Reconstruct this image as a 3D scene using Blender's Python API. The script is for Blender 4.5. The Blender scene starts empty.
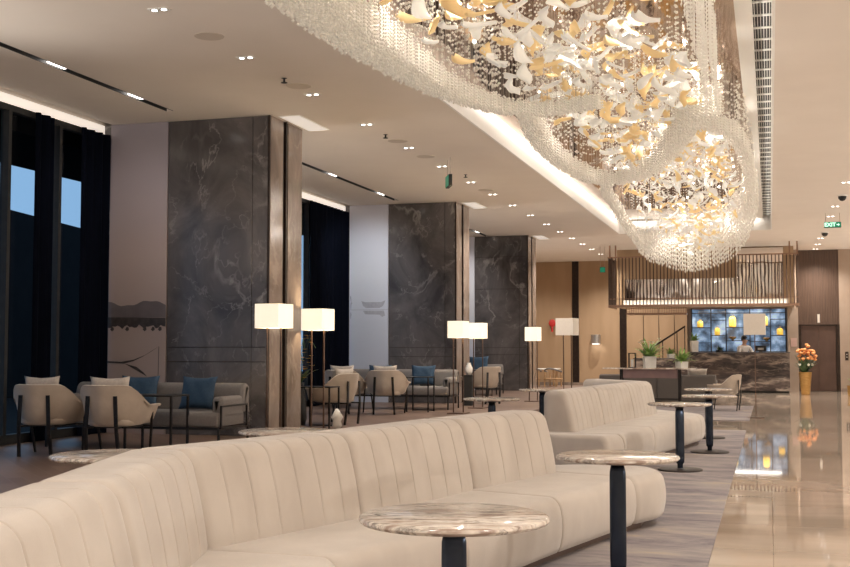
import bpy, bmesh, math, random
import numpy as np
from mathutils import Vector, Matrix
PI = math.pi
random.seed(7); RNG = np.random.default_rng(7)
sc = bpy.context.scene
COL = sc.collection
PZ = 0.2          # raised lounge floor beside the windows
CZ = 4.6          # ceiling

# ------------------------------------------------------------------ helpers
def tag(o, label=None, cat=None, group=None, kind=None):
    if label: o['label'] = label
    if cat: o['category'] = cat
    if group: o['group'] = group
    if kind: o['kind'] = kind
    return o

def thing(name, label, cat, loc=(0, 0, 0), rz=0.0, group=None):
    o = bpy.data.objects.new(name, None); COL.objects.link(o)
    o.empty_display_size = .1
    o.location = loc; o.rotation_euler = (0, 0, rz)
    return tag(o, label, cat, group)

def copy_tree(o, parent=None):
    c = o.copy(); COL.objects.link(c)
    if parent is not None: c.parent = parent
    for ch in list(o.children): copy_tree(ch, c)
    return c

def place(proto, first, loc, rz=0.0, label=None, group=None):
    o = proto if first else copy_tree(proto)
    o.location = loc; o.rotation_euler = (0, 0, rz)
    if label: o['label'] = label
    if group: o['group'] = group
    return o

class MB:
    def __init__(s, off=(0, 0, 0)):
        s.bm = bmesh.new(); s.off = Vector(off); s.mi = 0
    def v(s, p): return s.bm.verts.new(Vector(p) - s.off)
    def f(s, vs):
        try:
            fc = s.bm.faces.new(vs); fc.material_index = s.mi; return fc
        except ValueError: return None
    def box(s, x0, x1, y0, y1, z0, z1, rz=0, piv=None):
        P = [(x, y, z) for z in (z0, z1) for (x, y) in ((x0, y0), (x1, y0), (x1, y1), (x0, y1))]
        if rz:
            cx, cy = piv or ((x0 + x1) / 2, (y0 + y1) / 2); c, n = math.cos(rz), math.sin(rz)
            P = [(cx + (x - cx) * c - (y - cy) * n, cy + (x - cx) * n + (y - cy) * c, z) for x, y, z in P]
        V = [s.v(p) for p in P]
        for q in ((0, 3, 2, 1), (4, 5, 6, 7), (0, 1, 5, 4), (1, 2, 6, 5), (2, 3, 7, 6), (3, 0, 4, 7)): s.f([V[i] for i in q])
        return s
    def prism(s, pts, z0, z1):
        a = [s.v((x, y, z0)) for x, y in pts]; b = [s.v((x, y, z1)) for x, y in pts]; n = len(pts)
        s.f(a[::-1]); s.f(b)
        for i in range(n): s.f([a[i], a[(i + 1) % n], b[(i + 1) % n], b[i]])
        return s
    def rings(s, R, cap=True, closed=True):
        V = [[s.v(p) for p in r] for r in R]; n = len(R[0])
        for i in range(len(V) - 1):
            for j in range(n if closed else n - 1):
                k = (j + 1) % n
                s.f([V[i][j], V[i][k], V[i + 1][k], V[i + 1][j]])
        if cap: s.f(V[0][::-1]); s.f(V[-1])
        return s
    def tube(s, pts, r, seg=8, r2=None):
        pts = [Vector(p) for p in pts]; R = []; m = len(pts)
        for i, p in enumerate(pts):
            t = (pts[min(i + 1, m - 1)] - pts[max(i - 1, 0)]).normalized()
            a = t.cross(Vector((0, 0, 1)) if abs(t.z) < .9 else Vector((1, 0, 0))).normalized(); b = t.cross(a)
            rr = r if r2 is None else r + (r2 - r) * i / (m - 1)
            R.append([p + (a * math.cos(2 * PI * k / seg) + b * math.sin(2 * PI * k / seg)) * rr for k in range(seg)])
        return s.rings(R)
    def bar(s, p0, p1, w, d=None):      # square bar
        p0, p1 = Vector(p0), Vector(p1); d = d or w
        t = (p1 - p0).normalized()
        a = Vector((1, 0, 0)) if abs(t.x) < .9 else Vector((0, 1, 0))
        a = (a - t * a.dot(t)).normalized(); b = t.cross(a)
        R = [[p + a * x * w / 2 + b * y * d / 2 for x, y in ((-1, -1), (1, -1), (1, 1), (-1, 1))] for p in (p0, p1)]
        return s.rings(R)
    def lathe(s, prof, c=(0, 0), seg=24, sx=1, sy=1):
        R = [[(c[0] + r * sx * math.cos(2 * PI * k / seg), c[1] + r * sy * math.sin(2 * PI * k / seg), z) for k in range(seg)] for r, z in prof]
        return s.rings(R)
    def ball(s, c, r, seg=12, sz=1, sx=1, sy=1):
        n = seg // 2
        return s.lathe([(max(r * math.sin(PI * i / n), r * .02), c[2] - r * sz * math.cos(PI * i / n)) for i in range(n + 1)], c[:2], seg, sx, sy)
    def poly(s, pts): return s.f([s.v(p) for p in pts])
    def build(s, name, mat, parent=None, smooth=False, bev=0, seg=2, auto=None):
        bmesh.ops.recalc_face_normals(s.bm, faces=s.bm.faces)
        me = bpy.data.meshes.new(name); s.bm.to_mesh(me); s.bm.free()
        for m in (mat if isinstance(mat, (list, tuple)) else [mat]): me.materials.append(m)
        if smooth:
            me.polygons.foreach_set('use_smooth', [True] * len(me.polygons))
            if auto: me.set_sharp_from_angle(angle=auto)
        o = bpy.data.objects.new(name, me); COL.objects.link(o)
        if parent is not None: o.parent = parent
        else: o.location = s.off
        if bev:
            b = o.modifiers.new('bevel', 'BEVEL'); b.width = bev; b.segments = seg; b.limit_method = 'ANGLE'; b.angle_limit = .6
            me.polygons.foreach_set('use_smooth', [True] * len(me.polygons)); me.set_sharp_from_angle(angle=.9)
        return o

# ------------------------------------------------------------------ materials
def nodes(name):
    m = bpy.data.materials.new(name); m.use_nodes = True
    nt = m.node_tree; return m, nt, nt.nodes['Principled BSDF']
def rgb(c): return (c[0], c[1], c[2], 1)
def mat(name, c, rough=.6, metal=0, c2=None, scale=20, stretch=(1, 1, 1), bump=0, bscale=200, emit=None, es=0, sheen=0, detail=4, lo=.35, hi=.65, spec=None):
    m, nt, p = nodes(name); N = nt.nodes; L = nt.links
    p.inputs['Base Color'].default_value = rgb(c); p.inputs['Roughness'].default_value = rough; p.inputs['Metallic'].default_value = metal
    if spec is not None: p.inputs['Specular IOR Level'].default_value = spec
    if sheen: p.inputs['Sheen Weight'].default_value = sheen; p.inputs['Sheen Roughness'].default_value = .4
    if emit: p.inputs['Emission Color'].default_value = rgb(emit); p.inputs['Emission Strength'].default_value = es
    if c2 or bump:
        tc = N.new('ShaderNodeTexCoord'); mp = N.new('ShaderNodeMapping'); mp.inputs['Scale'].default_value = stretch
        L.new(tc.outputs['Object'], mp.inputs['Vector'])
    if c2:
        nz = N.new('ShaderNodeTexNoise'); nz.inputs['Scale'].default_value = scale; nz.inputs['Detail'].default_value = detail
        L.new(mp.outputs[0], nz.inputs['Vector'])
        r = N.new('ShaderNodeValToRGB'); r.color_ramp.elements[0].position = lo; r.color_ramp.elements[1].position = hi
        r.color_ramp.elements[0].color = rgb(c); r.color_ramp.elements[1].color = rgb(c2)
        L.new(nz.outputs['Fac'], r.inputs[0]); L.new(r.outputs[0], p.inputs['Base Color'])
    if bump:
        b = N.new('ShaderNodeBump'); nb = N.new('ShaderNodeTexNoise'); nb.inputs['Scale'].default_value = bscale
        L.new(mp.outputs[0], nb.inputs['Vector']); L.new(nb.outputs['Fac'], b.inputs['Height']); b.inputs['Strength'].default_value = bump; b.inputs['Distance'].default_value = .01
        L.new(b.outputs[0], p.inputs['Normal'])
    return m
def marble(name, base, dark, vein, scale=1.2, vscale=1.6, rough=.15, stretch=(1, 1, 1), vw=.03, vmix=.8, warp=.6, thr=(.35, .7), rot=(0, 0, 0), world=False):
    m, nt, p = nodes(name); N = nt.nodes; L = nt.links
    p.inputs['Roughness'].default_value = rough
    if world:
        g = N.new('ShaderNodeNewGeometry'); src = g.outputs['Position']
    else:
        tc = N.new('ShaderNodeTexCoord'); src = tc.outputs['Object']
    mp = N.new('ShaderNodeMapping'); mp.inputs['Scale'].default_value = stretch; mp.inputs['Rotation'].default_value = rot
    L.new(src, mp.inputs['Vector'])
    n1 = N.new('ShaderNodeTexNoise'); n1.inputs['Scale'].default_value = scale; n1.inputs['Detail'].default_value = 9; n1.inputs['Roughness'].default_value = .62; n1.inputs['Distortion'].default_value = .7
    L.new(mp.outputs[0], n1.inputs['Vector'])
    r1 = N.new('ShaderNodeValToRGB'); r1.color_ramp.elements[0].position = thr[0]; r1.color_ramp.elements[1].position = thr[1]
    r1.color_ramp.elements[0].color = rgb(dark); r1.color_ramp.elements[1].color = rgb(base); L.new(n1.outputs['Fac'], r1.inputs[0])
    # veins: thin bands of a warped noise
    add = N.new('ShaderNodeVectorMath'); add.operation = 'MULTIPLY_ADD'
    L.new(n1.outputs['Color'], add.inputs[0]); add.inputs[1].default_value = (warp, warp, warp); L.new(mp.outputs[0], add.inputs[2])
    prev = r1.outputs[0]
    for k, (vs, w, mx) in enumerate(((vscale, vw, vmix), (vscale * 2.7, vw * .8, vmix * .55))):
        n2 = N.new('ShaderNodeTexNoise'); n2.inputs['Scale'].default_value = vs; n2.inputs['Detail'].default_value = 3; n2.inputs['Roughness'].default_value = .5
        L.new(add.outputs[0], n2.inputs['Vector'])
        s = N.new('ShaderNodeMath'); s.operation = 'SUBTRACT'; L.new(n2.outputs['Fac'], s.inputs[0]); s.inputs[1].default_value = .5
        a = N.new('ShaderNodeMath'); a.operation = 'ABSOLUTE'; L.new(s.outputs[0], a.inputs[0])
        r2 = N.new('ShaderNodeMapRange'); r2.inputs['From Min'].default_value = 0; r2.inputs['From Max'].default_value = w; r2.inputs['To Min'].default_value = mx; r2.inputs['To Max'].default_value = 0
        L.new(a.outputs[0], r2.inputs['Value'])
        mu = N.new('ShaderNodeMath'); mu.operation = 'MULTIPLY'; L.new(r2.outputs[0], mu.inputs[0])
        n3 = N.new('ShaderNodeTexNoise'); n3.inputs['Scale'].default_value = vs * .9; L.new(mp.outputs[0], n3.inputs['Vector'])
        r3 = N.new('ShaderNodeMapRange'); r3.inputs['From Min'].default_value = .42; r3.inputs['From Max'].default_value = .62; L.new(n3.outputs['Fac'], r3.inputs['Value'])
        L.new(r3.outputs[0], mu.inputs[1])
        mx_ = N.new('ShaderNodeMix'); mx_.data_type = 'RGBA'; L.new(mu.outputs[0], mx_.inputs['Factor']); L.new(prev, mx_.inputs['A']); mx_.inputs['B'].default_value = rgb(vein)
        prev = mx_.outputs['Result']
    L.new(prev, p.inputs['Base Color'])
    return m

M = {}
M['ceiling'] = mat('ceiling_paint', (.82, .755, .69), .85, c2=(.80, .735, .67), scale=1.5, spec=.2)
M['white_cove'] = mat('cove_white_paint', (.88, .87, .84), .7)
M['wall_warm'] = mat('beige_wall_panel', (.44, .30, .185), .6, c2=(.40, .27, .16), scale=3, stretch=(1, 1, .2))
M['wall_taupe'] = mat('taupe_wall', (.36, .28, .22), .6, c2=(.33, .25, .19), scale=3)
M['cream_wall'] = mat('cream_wall', (.70, .62, .53), .8, c2=(.67, .59, .5), scale=2)
M['dark_wood'] = mat('ribbed_dark_wood', (.085, .052, .038), .35, c2=(.125, .078, .056), scale=5, stretch=(6, 6, .3))
M['black_metal'] = mat('black_metal', (.02, .018, .018), .35, .6, c2=(.03, .027, .027), scale=30)
M['dark_trim'] = mat('dark_bronze_trim', (.035, .024, .02), .35, .7, c2=(.05, .035, .028), scale=12)
M['bronze'] = mat('brushed_bronze', (.26, .16, .11), .35, .8, c2=(.32, .2, .14), scale=14, stretch=(1, 1, 6))
M['rod'] = mat('dark_bronze_rod', (.06, .036, .026), .5, .25, c2=(.085, .05, .036), scale=14)
M['disc'] = mat('dark_bronze_disc', (.035, .026, .022), .5, .3, c2=(.045, .034, .03), scale=20)
M['lamp_bronze'] = mat('lamp_pole_bronze', (.13, .08, .06), .35, .8, c2=(.17, .11, .08), scale=20)
M['steel_leg'] = mat('dark_blued_steel', (.03, .04, .065), .22, .85, c2=(.045, .06, .09), scale=8)
M['velvet'] = mat('cream_velvet', (.60, .54, .48), .85, c2=(.53, .47, .415), scale=4, detail=6, bump=.25, bscale=260, sheen=.5, stretch=(1, 1, .6), spec=.2)
M['velvet_dark'] = mat('brown_plinth', (.10, .06, .045), .5, c2=(.12, .075, .055), scale=10)
M['stone'] = marble('grey_column_marble', (.165, .148, .145), (.055, .049, .05), (.40, .375, .36), scale=1.1, vscale=.9, rough=.16, vw=.018, vmix=.65, warp=.7, stretch=(1, 1, .75), world=True, rot=(0, .5, 0))
M['stone_light'] = marble('lamp_toned_column_marble', (.34, .27, .225), (.16, .125, .105), (.52, .45, .39), scale=1.6, vscale=1.1, rough=.13, vw=.03, vmix=.5, warp=.8, stretch=(1, 1, .5), world=True)  # column side coloured lighter to stand in for lamp light; reused on baseboard
M['counter_stone'] = marble('dark_bar_marble', (.10, .072, .063), (.02, .015, .016), (.42, .34, .28), scale=1.6, vscale=1.1, rough=.2, vw=.07, vmix=.85, warp=.7, stretch=(.7, 1, 2.4), rot=(0, .25, 0), thr=(.4, .65))
M['table_stone'] = marble('cream_brown_marble', (.74, .67, .59), (.36, .27, .22), (.07, .055, .05), scale=8, vscale=9, rough=.14, vw=.05, vmix=.9, warp=.25, stretch=(.55, 2.0, 1), rot=(0, 0, .2), thr=(.40, .53))
M['fabric_grey'] = mat('grey_sofa_fabric', (.115, .10, .092), .9, c2=(.14, .125, .115), scale=60, bump=.3, bscale=400)
M['fabric_lounge'] = mat('taupe_lounge_fabric', (.17, .155, .145), .9, c2=(.20, .18, .17), scale=60, bump=.3, bscale=400)
M['fabric_blue'] = mat('blue_cushion_fabric', (.024, .058, .105), .8, c2=(.032, .072, .125), scale=50, bump=.3, bscale=400)
M['fabric_pillow'] = mat('pale_pillow_fabric', (.50, .44, .385), .9, c2=(.44, .385, .335), scale=40, bump=.3, bscale=400)
M['fabric_chair'] = mat('beige_chair_fabric', (.50, .42, .34), .8, c2=(.44, .365, .295), scale=6, bump=.2, bscale=300, sheen=.3)
M['gold'] = mat('brushed_gold', (.56, .35, .14), .3, .9, c2=(.46, .28, .10), scale=6, stretch=(1, 1, 4))
M['silver'] = mat('brushed_silver', (.7, .68, .66), .3, .9, c2=(.6, .58, .56), scale=20)
M['white_pot'] = mat('white_ceramic', (.78, .76, .72), .4, c2=(.72, .70, .66), scale=10)
M['leafgreen'] = mat('green_leaf', (.15, .29, .07), .5, c2=(.34, .48, .14), scale=9)
M['leafdark'] = mat('dark_green_leaf', (.03, .07, .03), .5, c2=(.07, .13, .05), scale=9)
M['flower_white'] = mat('white_petal', (.85, .85, .78), .6, c2=(.75, .76, .6), scale=9)
M['flower_orange'] = mat('orange_petal', (.80, .30, .09), .6, c2=(.88, .48, .2), scale=14)
M['flower_yellow'] = mat('yellow_petal', (.85, .42, .03), .6, c2=(.9, .6, .08), scale=14)
M['wood_tan'] = mat('tan_wood', (.42, .25, .12), .5, c2=(.5, .31, .16), scale=10, stretch=(1, 1, 5))
M['wine_wood'] = mat('wine_lacquer', (.18, .115, .115), .3, c2=(.21, .135, .13), scale=6)
M['curtain'] = mat('navy_curtain', (.002, .003, .006), .95, c2=(.003, .004, .009), scale=10, stretch=(1, 6, .2), spec=.03)
M['outdoor_dark'] = mat('dark_cladding', (.004, .004, .005), .9, c2=(.006, .006, .007), scale=2, spec=.1)
M['black'] = mat('matt_black', (.012, .012, .012), .6, c2=(.018, .018, .018), scale=10)
M['red'] = mat('red_silk', (.55, .03, .03), .5, c2=(.65, .05, .04), scale=12)
M['green_sign'] = mat('green_sign_face', (0, .22, .12), .4, emit=(0, .24, .13), es=.35)
M['sign_text'] = mat('sign_lettering', (.6, .95, .8), .4, emit=(.55, 1, .8), es=1.1)
M['lens'] = mat('downlight_lens', (1, .95, .88), .4, emit=(1, .93, .85), es=9)
M['shade_lit'] = mat('lit_lampshade', (.95, .88, .72), .8, emit=(1, .88, .68), es=.72)
M['shade_unlit'] = mat('unlit_lampshade', (.80, .74, .66), .85, c2=(.77, .71, .63), scale=30)
M['lantern'] = mat('amber_glass_lantern', (.85, .5, .06), .3, c2=(.95, .7, .2), scale=30, emit=(1, .60, .08), es=.55)
M['bulb'] = mat('warm_bulb', (1, .95, .85), .4, emit=(1, .93, .82), es=8)
M['wire'] = mat('steel_wire', (.45, .38, .32), .4, .6, c2=(.5, .42, .36), scale=40)
M['skin'] = mat('skin', (.55, .33, .23), .6, c2=(.58, .36, .25), scale=20)
M['hair'] = mat('black_hair', (.012, .01, .009), .5, c2=(.02, .016, .014), scale=40)
M['shirt'] = mat('white_shirt', (.88, .85, .82), .8, c2=(.83, .80, .77), scale=20)
M['paper'] = mat('print_paper', (.6, .58, .56), .6, c2=(.5, .49, .48), scale=8)

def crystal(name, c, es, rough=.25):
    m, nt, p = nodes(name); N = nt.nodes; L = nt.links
    p.inputs['Emission Color'].default_value = (1, .92 if c[2] > .6 else .74, .8 if c[2] > .6 else .4, 1); p.inputs['Emission Strength'].default_value = es  # emission added to brighten beads and leaves that the lamps leave dark
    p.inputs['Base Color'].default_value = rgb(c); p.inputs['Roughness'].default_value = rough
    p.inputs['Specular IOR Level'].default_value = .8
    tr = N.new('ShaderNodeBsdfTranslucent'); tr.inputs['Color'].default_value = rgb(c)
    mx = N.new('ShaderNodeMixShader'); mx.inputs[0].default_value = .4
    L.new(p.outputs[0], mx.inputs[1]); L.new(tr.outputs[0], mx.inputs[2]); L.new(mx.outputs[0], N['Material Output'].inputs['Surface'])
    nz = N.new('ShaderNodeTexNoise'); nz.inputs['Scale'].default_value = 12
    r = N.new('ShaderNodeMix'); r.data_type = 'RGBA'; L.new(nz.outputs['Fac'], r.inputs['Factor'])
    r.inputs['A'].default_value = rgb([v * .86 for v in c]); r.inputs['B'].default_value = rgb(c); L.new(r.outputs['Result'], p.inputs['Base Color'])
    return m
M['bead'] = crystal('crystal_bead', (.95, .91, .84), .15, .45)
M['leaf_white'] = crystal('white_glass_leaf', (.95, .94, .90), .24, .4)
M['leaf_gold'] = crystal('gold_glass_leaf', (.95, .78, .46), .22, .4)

def mirror(name, c, rough, bump, scale, stretch=(1, 1, 1)):
    m, nt, p = nodes(name); N = nt.nodes; L = nt.links
    p.inputs['Base Color'].default_value = rgb(c); p.inputs['Metallic'].default_value = 1; p.inputs['Roughness'].default_value = rough
    tc = N.new('ShaderNodeTexCoord'); mp = N.new('ShaderNodeMapping'); mp.inputs['Scale'].default_value = stretch
    nz = N.new('ShaderNodeTexNoise'); nz.inputs['Scale'].default_value = scale; nz.inputs['Detail'].default_value = 1
    L.new(tc.outputs['Object'], mp.inputs[0]); L.new(mp.outputs[0], nz.inputs['Vector'])
    b = N.new('ShaderNodeBump'); b.inputs['Strength'].default_value = bump; b.inputs['Distance'].default_value = .1; L.new(nz.outputs['Fac'], b.inputs['Height']); L.new(b.outputs[0], p.inputs['Normal'])
    return m
M['bronze_mirror'] = mirror('bronze_mirror', (.42, .29, .21), .06, .25, 1.6, (1, .5, 1))
M['ripple_mirror'] = mirror('rippled_mirror', (.85, .80, .76), .04, .09, 1.3, (1.2, 1, .8))
def reflection_glass():  # mirror reflections painted in as mottled blue colour with added glow
    m, nt, p = nodes('painted_blue_reflection'); N = nt.nodes; L = nt.links
    tc = N.new('ShaderNodeTexCoord'); nz = N.new('ShaderNodeTexNoise'); nz.inputs['Scale'].default_value = 2.2; nz.inputs['Detail'].default_value = 5
    L.new(tc.outputs['Object'], nz.inputs['Vector'])
    r = N.new('ShaderNodeValToRGB'); e = r.color_ramp.elements; e[0].position = .38; e[0].color = (.03, .045, .07, 1); e[1].position = .62; e[1].color = (.42, .55, .72, 1)
    e2 = r.color_ramp.elements.new(.5); e2.color = (.12, .2, .32, 1)
    L.new(nz.outputs['Fac'], r.inputs[0]); L.new(r.outputs[0], p.inputs['Base Color']); p.inputs['Roughness'].default_value = .12
    L.new(r.outputs[0], p.inputs['Emission Color']); p.inputs['Emission Strength'].default_value = .8
    return m
M['painted_reflection'] = reflection_glass()
def glass():
    m, nt, p = nodes('window_glass'); N = nt.nodes; L = nt.links
    g = N.new('ShaderNodeBsdfGlossy'); g.inputs['Roughness'].default_value = .02; g.inputs['Color'].default_value = (.8, .85, .9, 1)
    t = N.new('ShaderNodeBsdfTransparent'); t.inputs['Color'].default_value = (.86, .9, .95, 1)
    lw = N.new('ShaderNodeLayerWeight'); lw.inputs['Blend'].default_value = .5; fr = N.new('ShaderNodeMath'); fr.operation = 'POWER'; L.new(lw.outputs['Facing'], fr.inputs[0]); fr.inputs[1].default_value = 4.5
    mx = N.new('ShaderNodeMixShader'); L.new(fr.outputs[0], mx.inputs[0]); L.new(t.outputs[0], mx.inputs[1]); L.new(g.outputs[0], mx.inputs[2])
    L.new(mx.outputs[0], N['Material Output'].inputs['Surface']); return m
M['glass'] = glass()
def floor_mat():
    m, nt, p = nodes('polished_beige_marble'); N = nt.nodes; L = nt.links
    tc = N.new('ShaderNodeTexCoord'); mp = N.new('ShaderNodeMapping'); mp.inputs['Scale'].default_value = (.5, 1.5, 1)
    L.new(tc.outputs['Object'], mp.inputs[0])
    nz = N.new('ShaderNodeTexNoise'); nz.inputs['Scale'].default_value = 1.3; nz.inputs['Detail'].default_value = 8; nz.inputs['Distortion'].default_value = .5; L.new(mp.outputs[0], nz.inputs['Vector'])
    r = N.new('ShaderNodeValToRGB'); e = r.color_ramp.elements; e[0].position = .3; e[0].color = (.40, .32, .25, 1); e[1].position = .7; e[1].color = (.56, .47, .385, 1)
    L.new(nz.outputs['Fac'], r.inputs[0])
    br = N.new('ShaderNodeTexBrick'); br.offset = 0; br.inputs['Scale'].default_value = 1; br.inputs['Mortar Size'].default_value = .004; br.inputs['Brick Width'].default_value = 1.2; br.inputs['Row Height'].default_value = 1.2
    br.inputs['Color1'].default_value = (1, 1, 1, 1); br.inputs['Color2'].default_value = (.93, .92, .9, 1); br.inputs['Mortar'].default_value = (.7, .65, .6, 1)
    L.new(tc.outputs['Object'], br.inputs['Vector'])
    mu = N.new('ShaderNodeMix'); mu.data_type = 'RGBA'; mu.blend_type = 'MULTIPLY'; mu.inputs['Factor'].default_value = 1; L.new(r.outputs[0], mu.inputs['A']); L.new(br.outputs['Color'], mu.inputs['B'])
    L.new(mu.outputs['Result'], p.inputs['Base Color']); p.inputs['Roughness'].default_value = .035; p.inputs['Specular IOR Level'].default_value = .7
    return m
M['floor'] = floor_mat()
def plank_mat():
    m, nt, p = nodes('brown_herringbone_floor'); N = nt.nodes; L = nt.links
    tc = N.new('ShaderNodeTexCoord'); mp = N.new('ShaderNodeMapping'); mp.inputs['Rotation'].default_value = (0, 0, .785)
    L.new(tc.outputs['Object'], mp.inputs[0])
    br = N.new('ShaderNodeTexBrick'); br.inputs['Scale'].default_value = 1; br.inputs['Brick Width'].default_value = .9; br.inputs['Row Height'].default_value = .14; br.inputs['Mortar Size'].default_value = .006
    br.inputs['Color1'].default_value = (.15, .095, .07, 1); br.inputs['Color2'].default_value = (.22, .145, .11, 1); br.inputs['Mortar'].default_value = (.20, .145, .11, 1)
    L.new(mp.outputs[0], br.inputs['Vector']); L.new(br.outputs['Color'], p.inputs['Base Color']); p.inputs['Roughness'].default_value = .4
    return m
M['planks'] = plank_mat()
def rug_mat():
    m, nt, p = nodes('mottled_grey_rug'); N = nt.nodes; L = nt.links
    tc = N.new('ShaderNodeTexCoord'); mp = N.new('ShaderNodeMapping'); mp.inputs['Scale'].default_value = (.7, 2.0, 1); L.new(tc.outputs['Object'], mp.inputs[0])
    nz = N.new('ShaderNodeTexNoise'); nz.inputs['Scale'].default_value = 1.3; nz.inputs['Distortion'].default_value = .5; nz.inputs['Detail'].default_value = 12; nz.inputs['Roughness'].default_value = .74; L.new(mp.outputs[0], nz.inputs['Vector'])
    r = N.new('ShaderNodeValToRGB'); e = r.color_ramp.elements; e[0].position = .34; e[0].color = (.17, .155, .18, 1); e[1].position = .64; e[1].color = (.46, .38, .31, 1)
    e2 = r.color_ramp.elements.new(.47); e2.color = (.30, .27, .275, 1); e3 = r.color_ramp.elements.new(.57); e3.color = (.38, .34, .325, 1)
    L.new(nz.outputs['Fac'], r.inputs[0]); L.new(r.outputs[0], p.inputs['Base Color']); p.inputs['Roughness'].default_value = .95; p.inputs['Specular IOR Level'].default_value = .1
    b = N.new('ShaderNodeBump'); nb = N.new('ShaderNodeTexNoise'); nb.inputs['Scale'].default_value = 120; L.new(tc.outputs['Object'], nb.inputs['Vector'])
    L.new(nb.outputs['Fac'], b.inputs['Height']); b.inputs['Strength'].default_value = .4; b.inputs['Distance'].default_value = .01; L.new(b.outputs[0], p.inputs['Normal'])
    return m
M['rug'] = rug_mat()
def ramp_z(name, stops, rough=.5, ns=1.2, namt=.06, z0=1.0, z1=4.7):
    m, nt, p = nodes(name); N = nt.nodes; L = nt.links
    g = N.new('ShaderNodeTexCoord'); sp = N.new('ShaderNodeSeparateXYZ'); L.new(g.outputs['Object'], sp.inputs[0])
    mr = N.new('ShaderNodeMapRange'); mr.inputs['From Min'].default_value = z0; mr.inputs['From Max'].default_value = z1; L.new(sp.outputs['Z'], mr.inputs['Value'])
    mp = N.new('ShaderNodeMapping'); mp.inputs['Scale'].default_value = (.6, 1, 2.2); L.new(g.outputs['Object'], mp.inputs[0])
    nz = N.new('ShaderNodeTexNoise'); nz.inputs['Scale'].default_value = ns; nz.inputs['Detail'].default_value = 4; L.new(mp.outputs[0], nz.inputs['Vector'])
    ad = N.new('ShaderNodeMath'); ad.operation = 'MULTIPLY_ADD'; L.new(nz.outputs['Fac'], ad.inputs[0]); ad.inputs[1].default_value = namt * 2; L.new(mr.outputs[0], ad.inputs[2])
    r = N.new('ShaderNodeValToRGB'); els = r.color_ramp.elements
    while len(els) < len(stops): els.new(.5)
    for e, (q, c) in zip(els, stops): e.position = q; e.color = rgb(c)
    L.new(ad.outputs[0], r.inputs[0]); L.new(r.outputs[0], p.inputs['Base Color']); p.inputs['Roughness'].default_value = rough
    return m
M['print_dusk'] = ramp_z('misty_lake_print', [(0, (.33, .27, .26)), (.3, (.36, .29, .27)), (.5, (.40, .32, .30)), (.75, (.33, .28, .29)), (1, (.27, .24, .27))])
M['print_pale'] = ramp_z('pale_sea_print', [(0, (.50, .55, .68)), (.35, (.64, .68, .78)), (.6, (.74, .77, .85)), (1, (.66, .66, .74))], ns=1.5, namt=.05)
M['print_grey'] = mat('print_grey_ink', (.115, .10, .105), .5, c2=(.145, .125, .13), scale=4)
M['print_ink'] = mat('print_dark_ink', (.03, .026, .027), .5, c2=(.06, .05, .05), scale=14)
M['print_boat'] = mat('print_boat_ink', (.40, .42, .50), .5, c2=(.48, .50, .57), scale=14)

# ------------------------------------------------------------------ setting
def struct(name, mb, m, **k):
    o = mb.build(name, m, **k); o['kind'] = 'structure'; return o
RX = 7.0; BY = -5.0; XW = -9.2; FY = 42.3
struct('floor', MB().box(-9.6, RX, BY, 43, -.1, 0), M['floor'])
struct('floor_lounge', MB().box(-9.2, -4.4, 1, 37, 0.001, PZ), M['planks'])
# ceiling: slab with the recess for the chandelier and the narrow light slots cut out of it
TX0, TX1, TY0, TY1 = -4.03, .1, 1.0, 32.45
SX0, SX1 = -7.77, -7.67
slots = [(3.2, 13.75), (16.9, 23.6), (26.4, 32.0)]
cb = MB()
def slab(x0, x1, y0, y1): cb.box(x0, x1, y0, y1, CZ, CZ + .5)
slab(TX1, RX, BY, 43); slab(SX1, TX0, BY, 43); slab(TX0, TX1, BY, TY0); slab(TX0, TX1, TY1, 43); slab(-9.0, SX0, BY, 43)
ys = BY
for a, b in slots: slab(SX0, SX1, ys, a); ys = b
slab(SX0, SX1, ys, 43)
struct('ceiling', cb, M['ceiling'])
struct('roof_slab', MB().box(-9.6, RX + .2, BY - .2, 43, 5.12, 5.2), M['outdoor_dark'])
struct('wall_left_upper', MB().box(-9.6, XW + .05, BY, 43, CZ - .02, 5.12), M['ceiling'])
struct('wall_lift_shaft', MB().box(.8, 2.3, 39.71, 39.8, 0, 5.12), M['black'])
# recess lining + mirror
tb = MB()
tb.box(TX0 - .0, TX0 + .03, TY0, TY1, CZ - .001, 4.98); tb.box(TX1 - .03, TX1, TY0, TY1, CZ - .001, 4.98)
tb.box(TX0 + .03, TX1 - .03, TY1 - .03, TY1, CZ - .001, 4.98); tb.box(TX0 + .03, TX1 - .03, TY0, TY0 + .03, CZ - .001, 4.98)
struct('trim_1', tb, M['white_cove'])
struct('trim_2', MB().box(-.30, -.12, TY0 + .03, TY1 - .03, 4.915, 4.98).box(TX0 + .03, TX0 + .08, TY0 + .03, TY1 - .03, 4.935, 4.98).box(TX0 + .08, -.30, TY1 - .25, TY1 - .03, 4.93, 4.98), M['white_cove'])
struct('ceiling_recess', MB().box(TX0 + .03, -.30, TY0 + .03, TY1 - .03, 4.95, 5.0), M['bronze_mirror'])
# air grille along the right of the recess
gr = thing('air_grille', 'long white linear air grille along the right edge of the chandelier recess', 'air vent', (-.02, TY0, 4.93))
gb = MB((-.02, TY0, 4.93)); gb.box(-.12, .07, TY0 + .03, TY1 - .35, 4.965, 4.985); gb.build('backing', M['black'], gr)
gb = MB((-.02, TY0, 4.93))
for i in range(6): x = -.105 + i * .031; gb.box(x, x + .005, TY0 + .03, TY1 - .35, 4.93, 4.96)
y = TY0 + .1
while y < TY1 - .4: gb.box(-.12, .07, y, y + .02, 4.935, 4.955); y += .5
gb.build('slat', M['white_cove'], gr)
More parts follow.
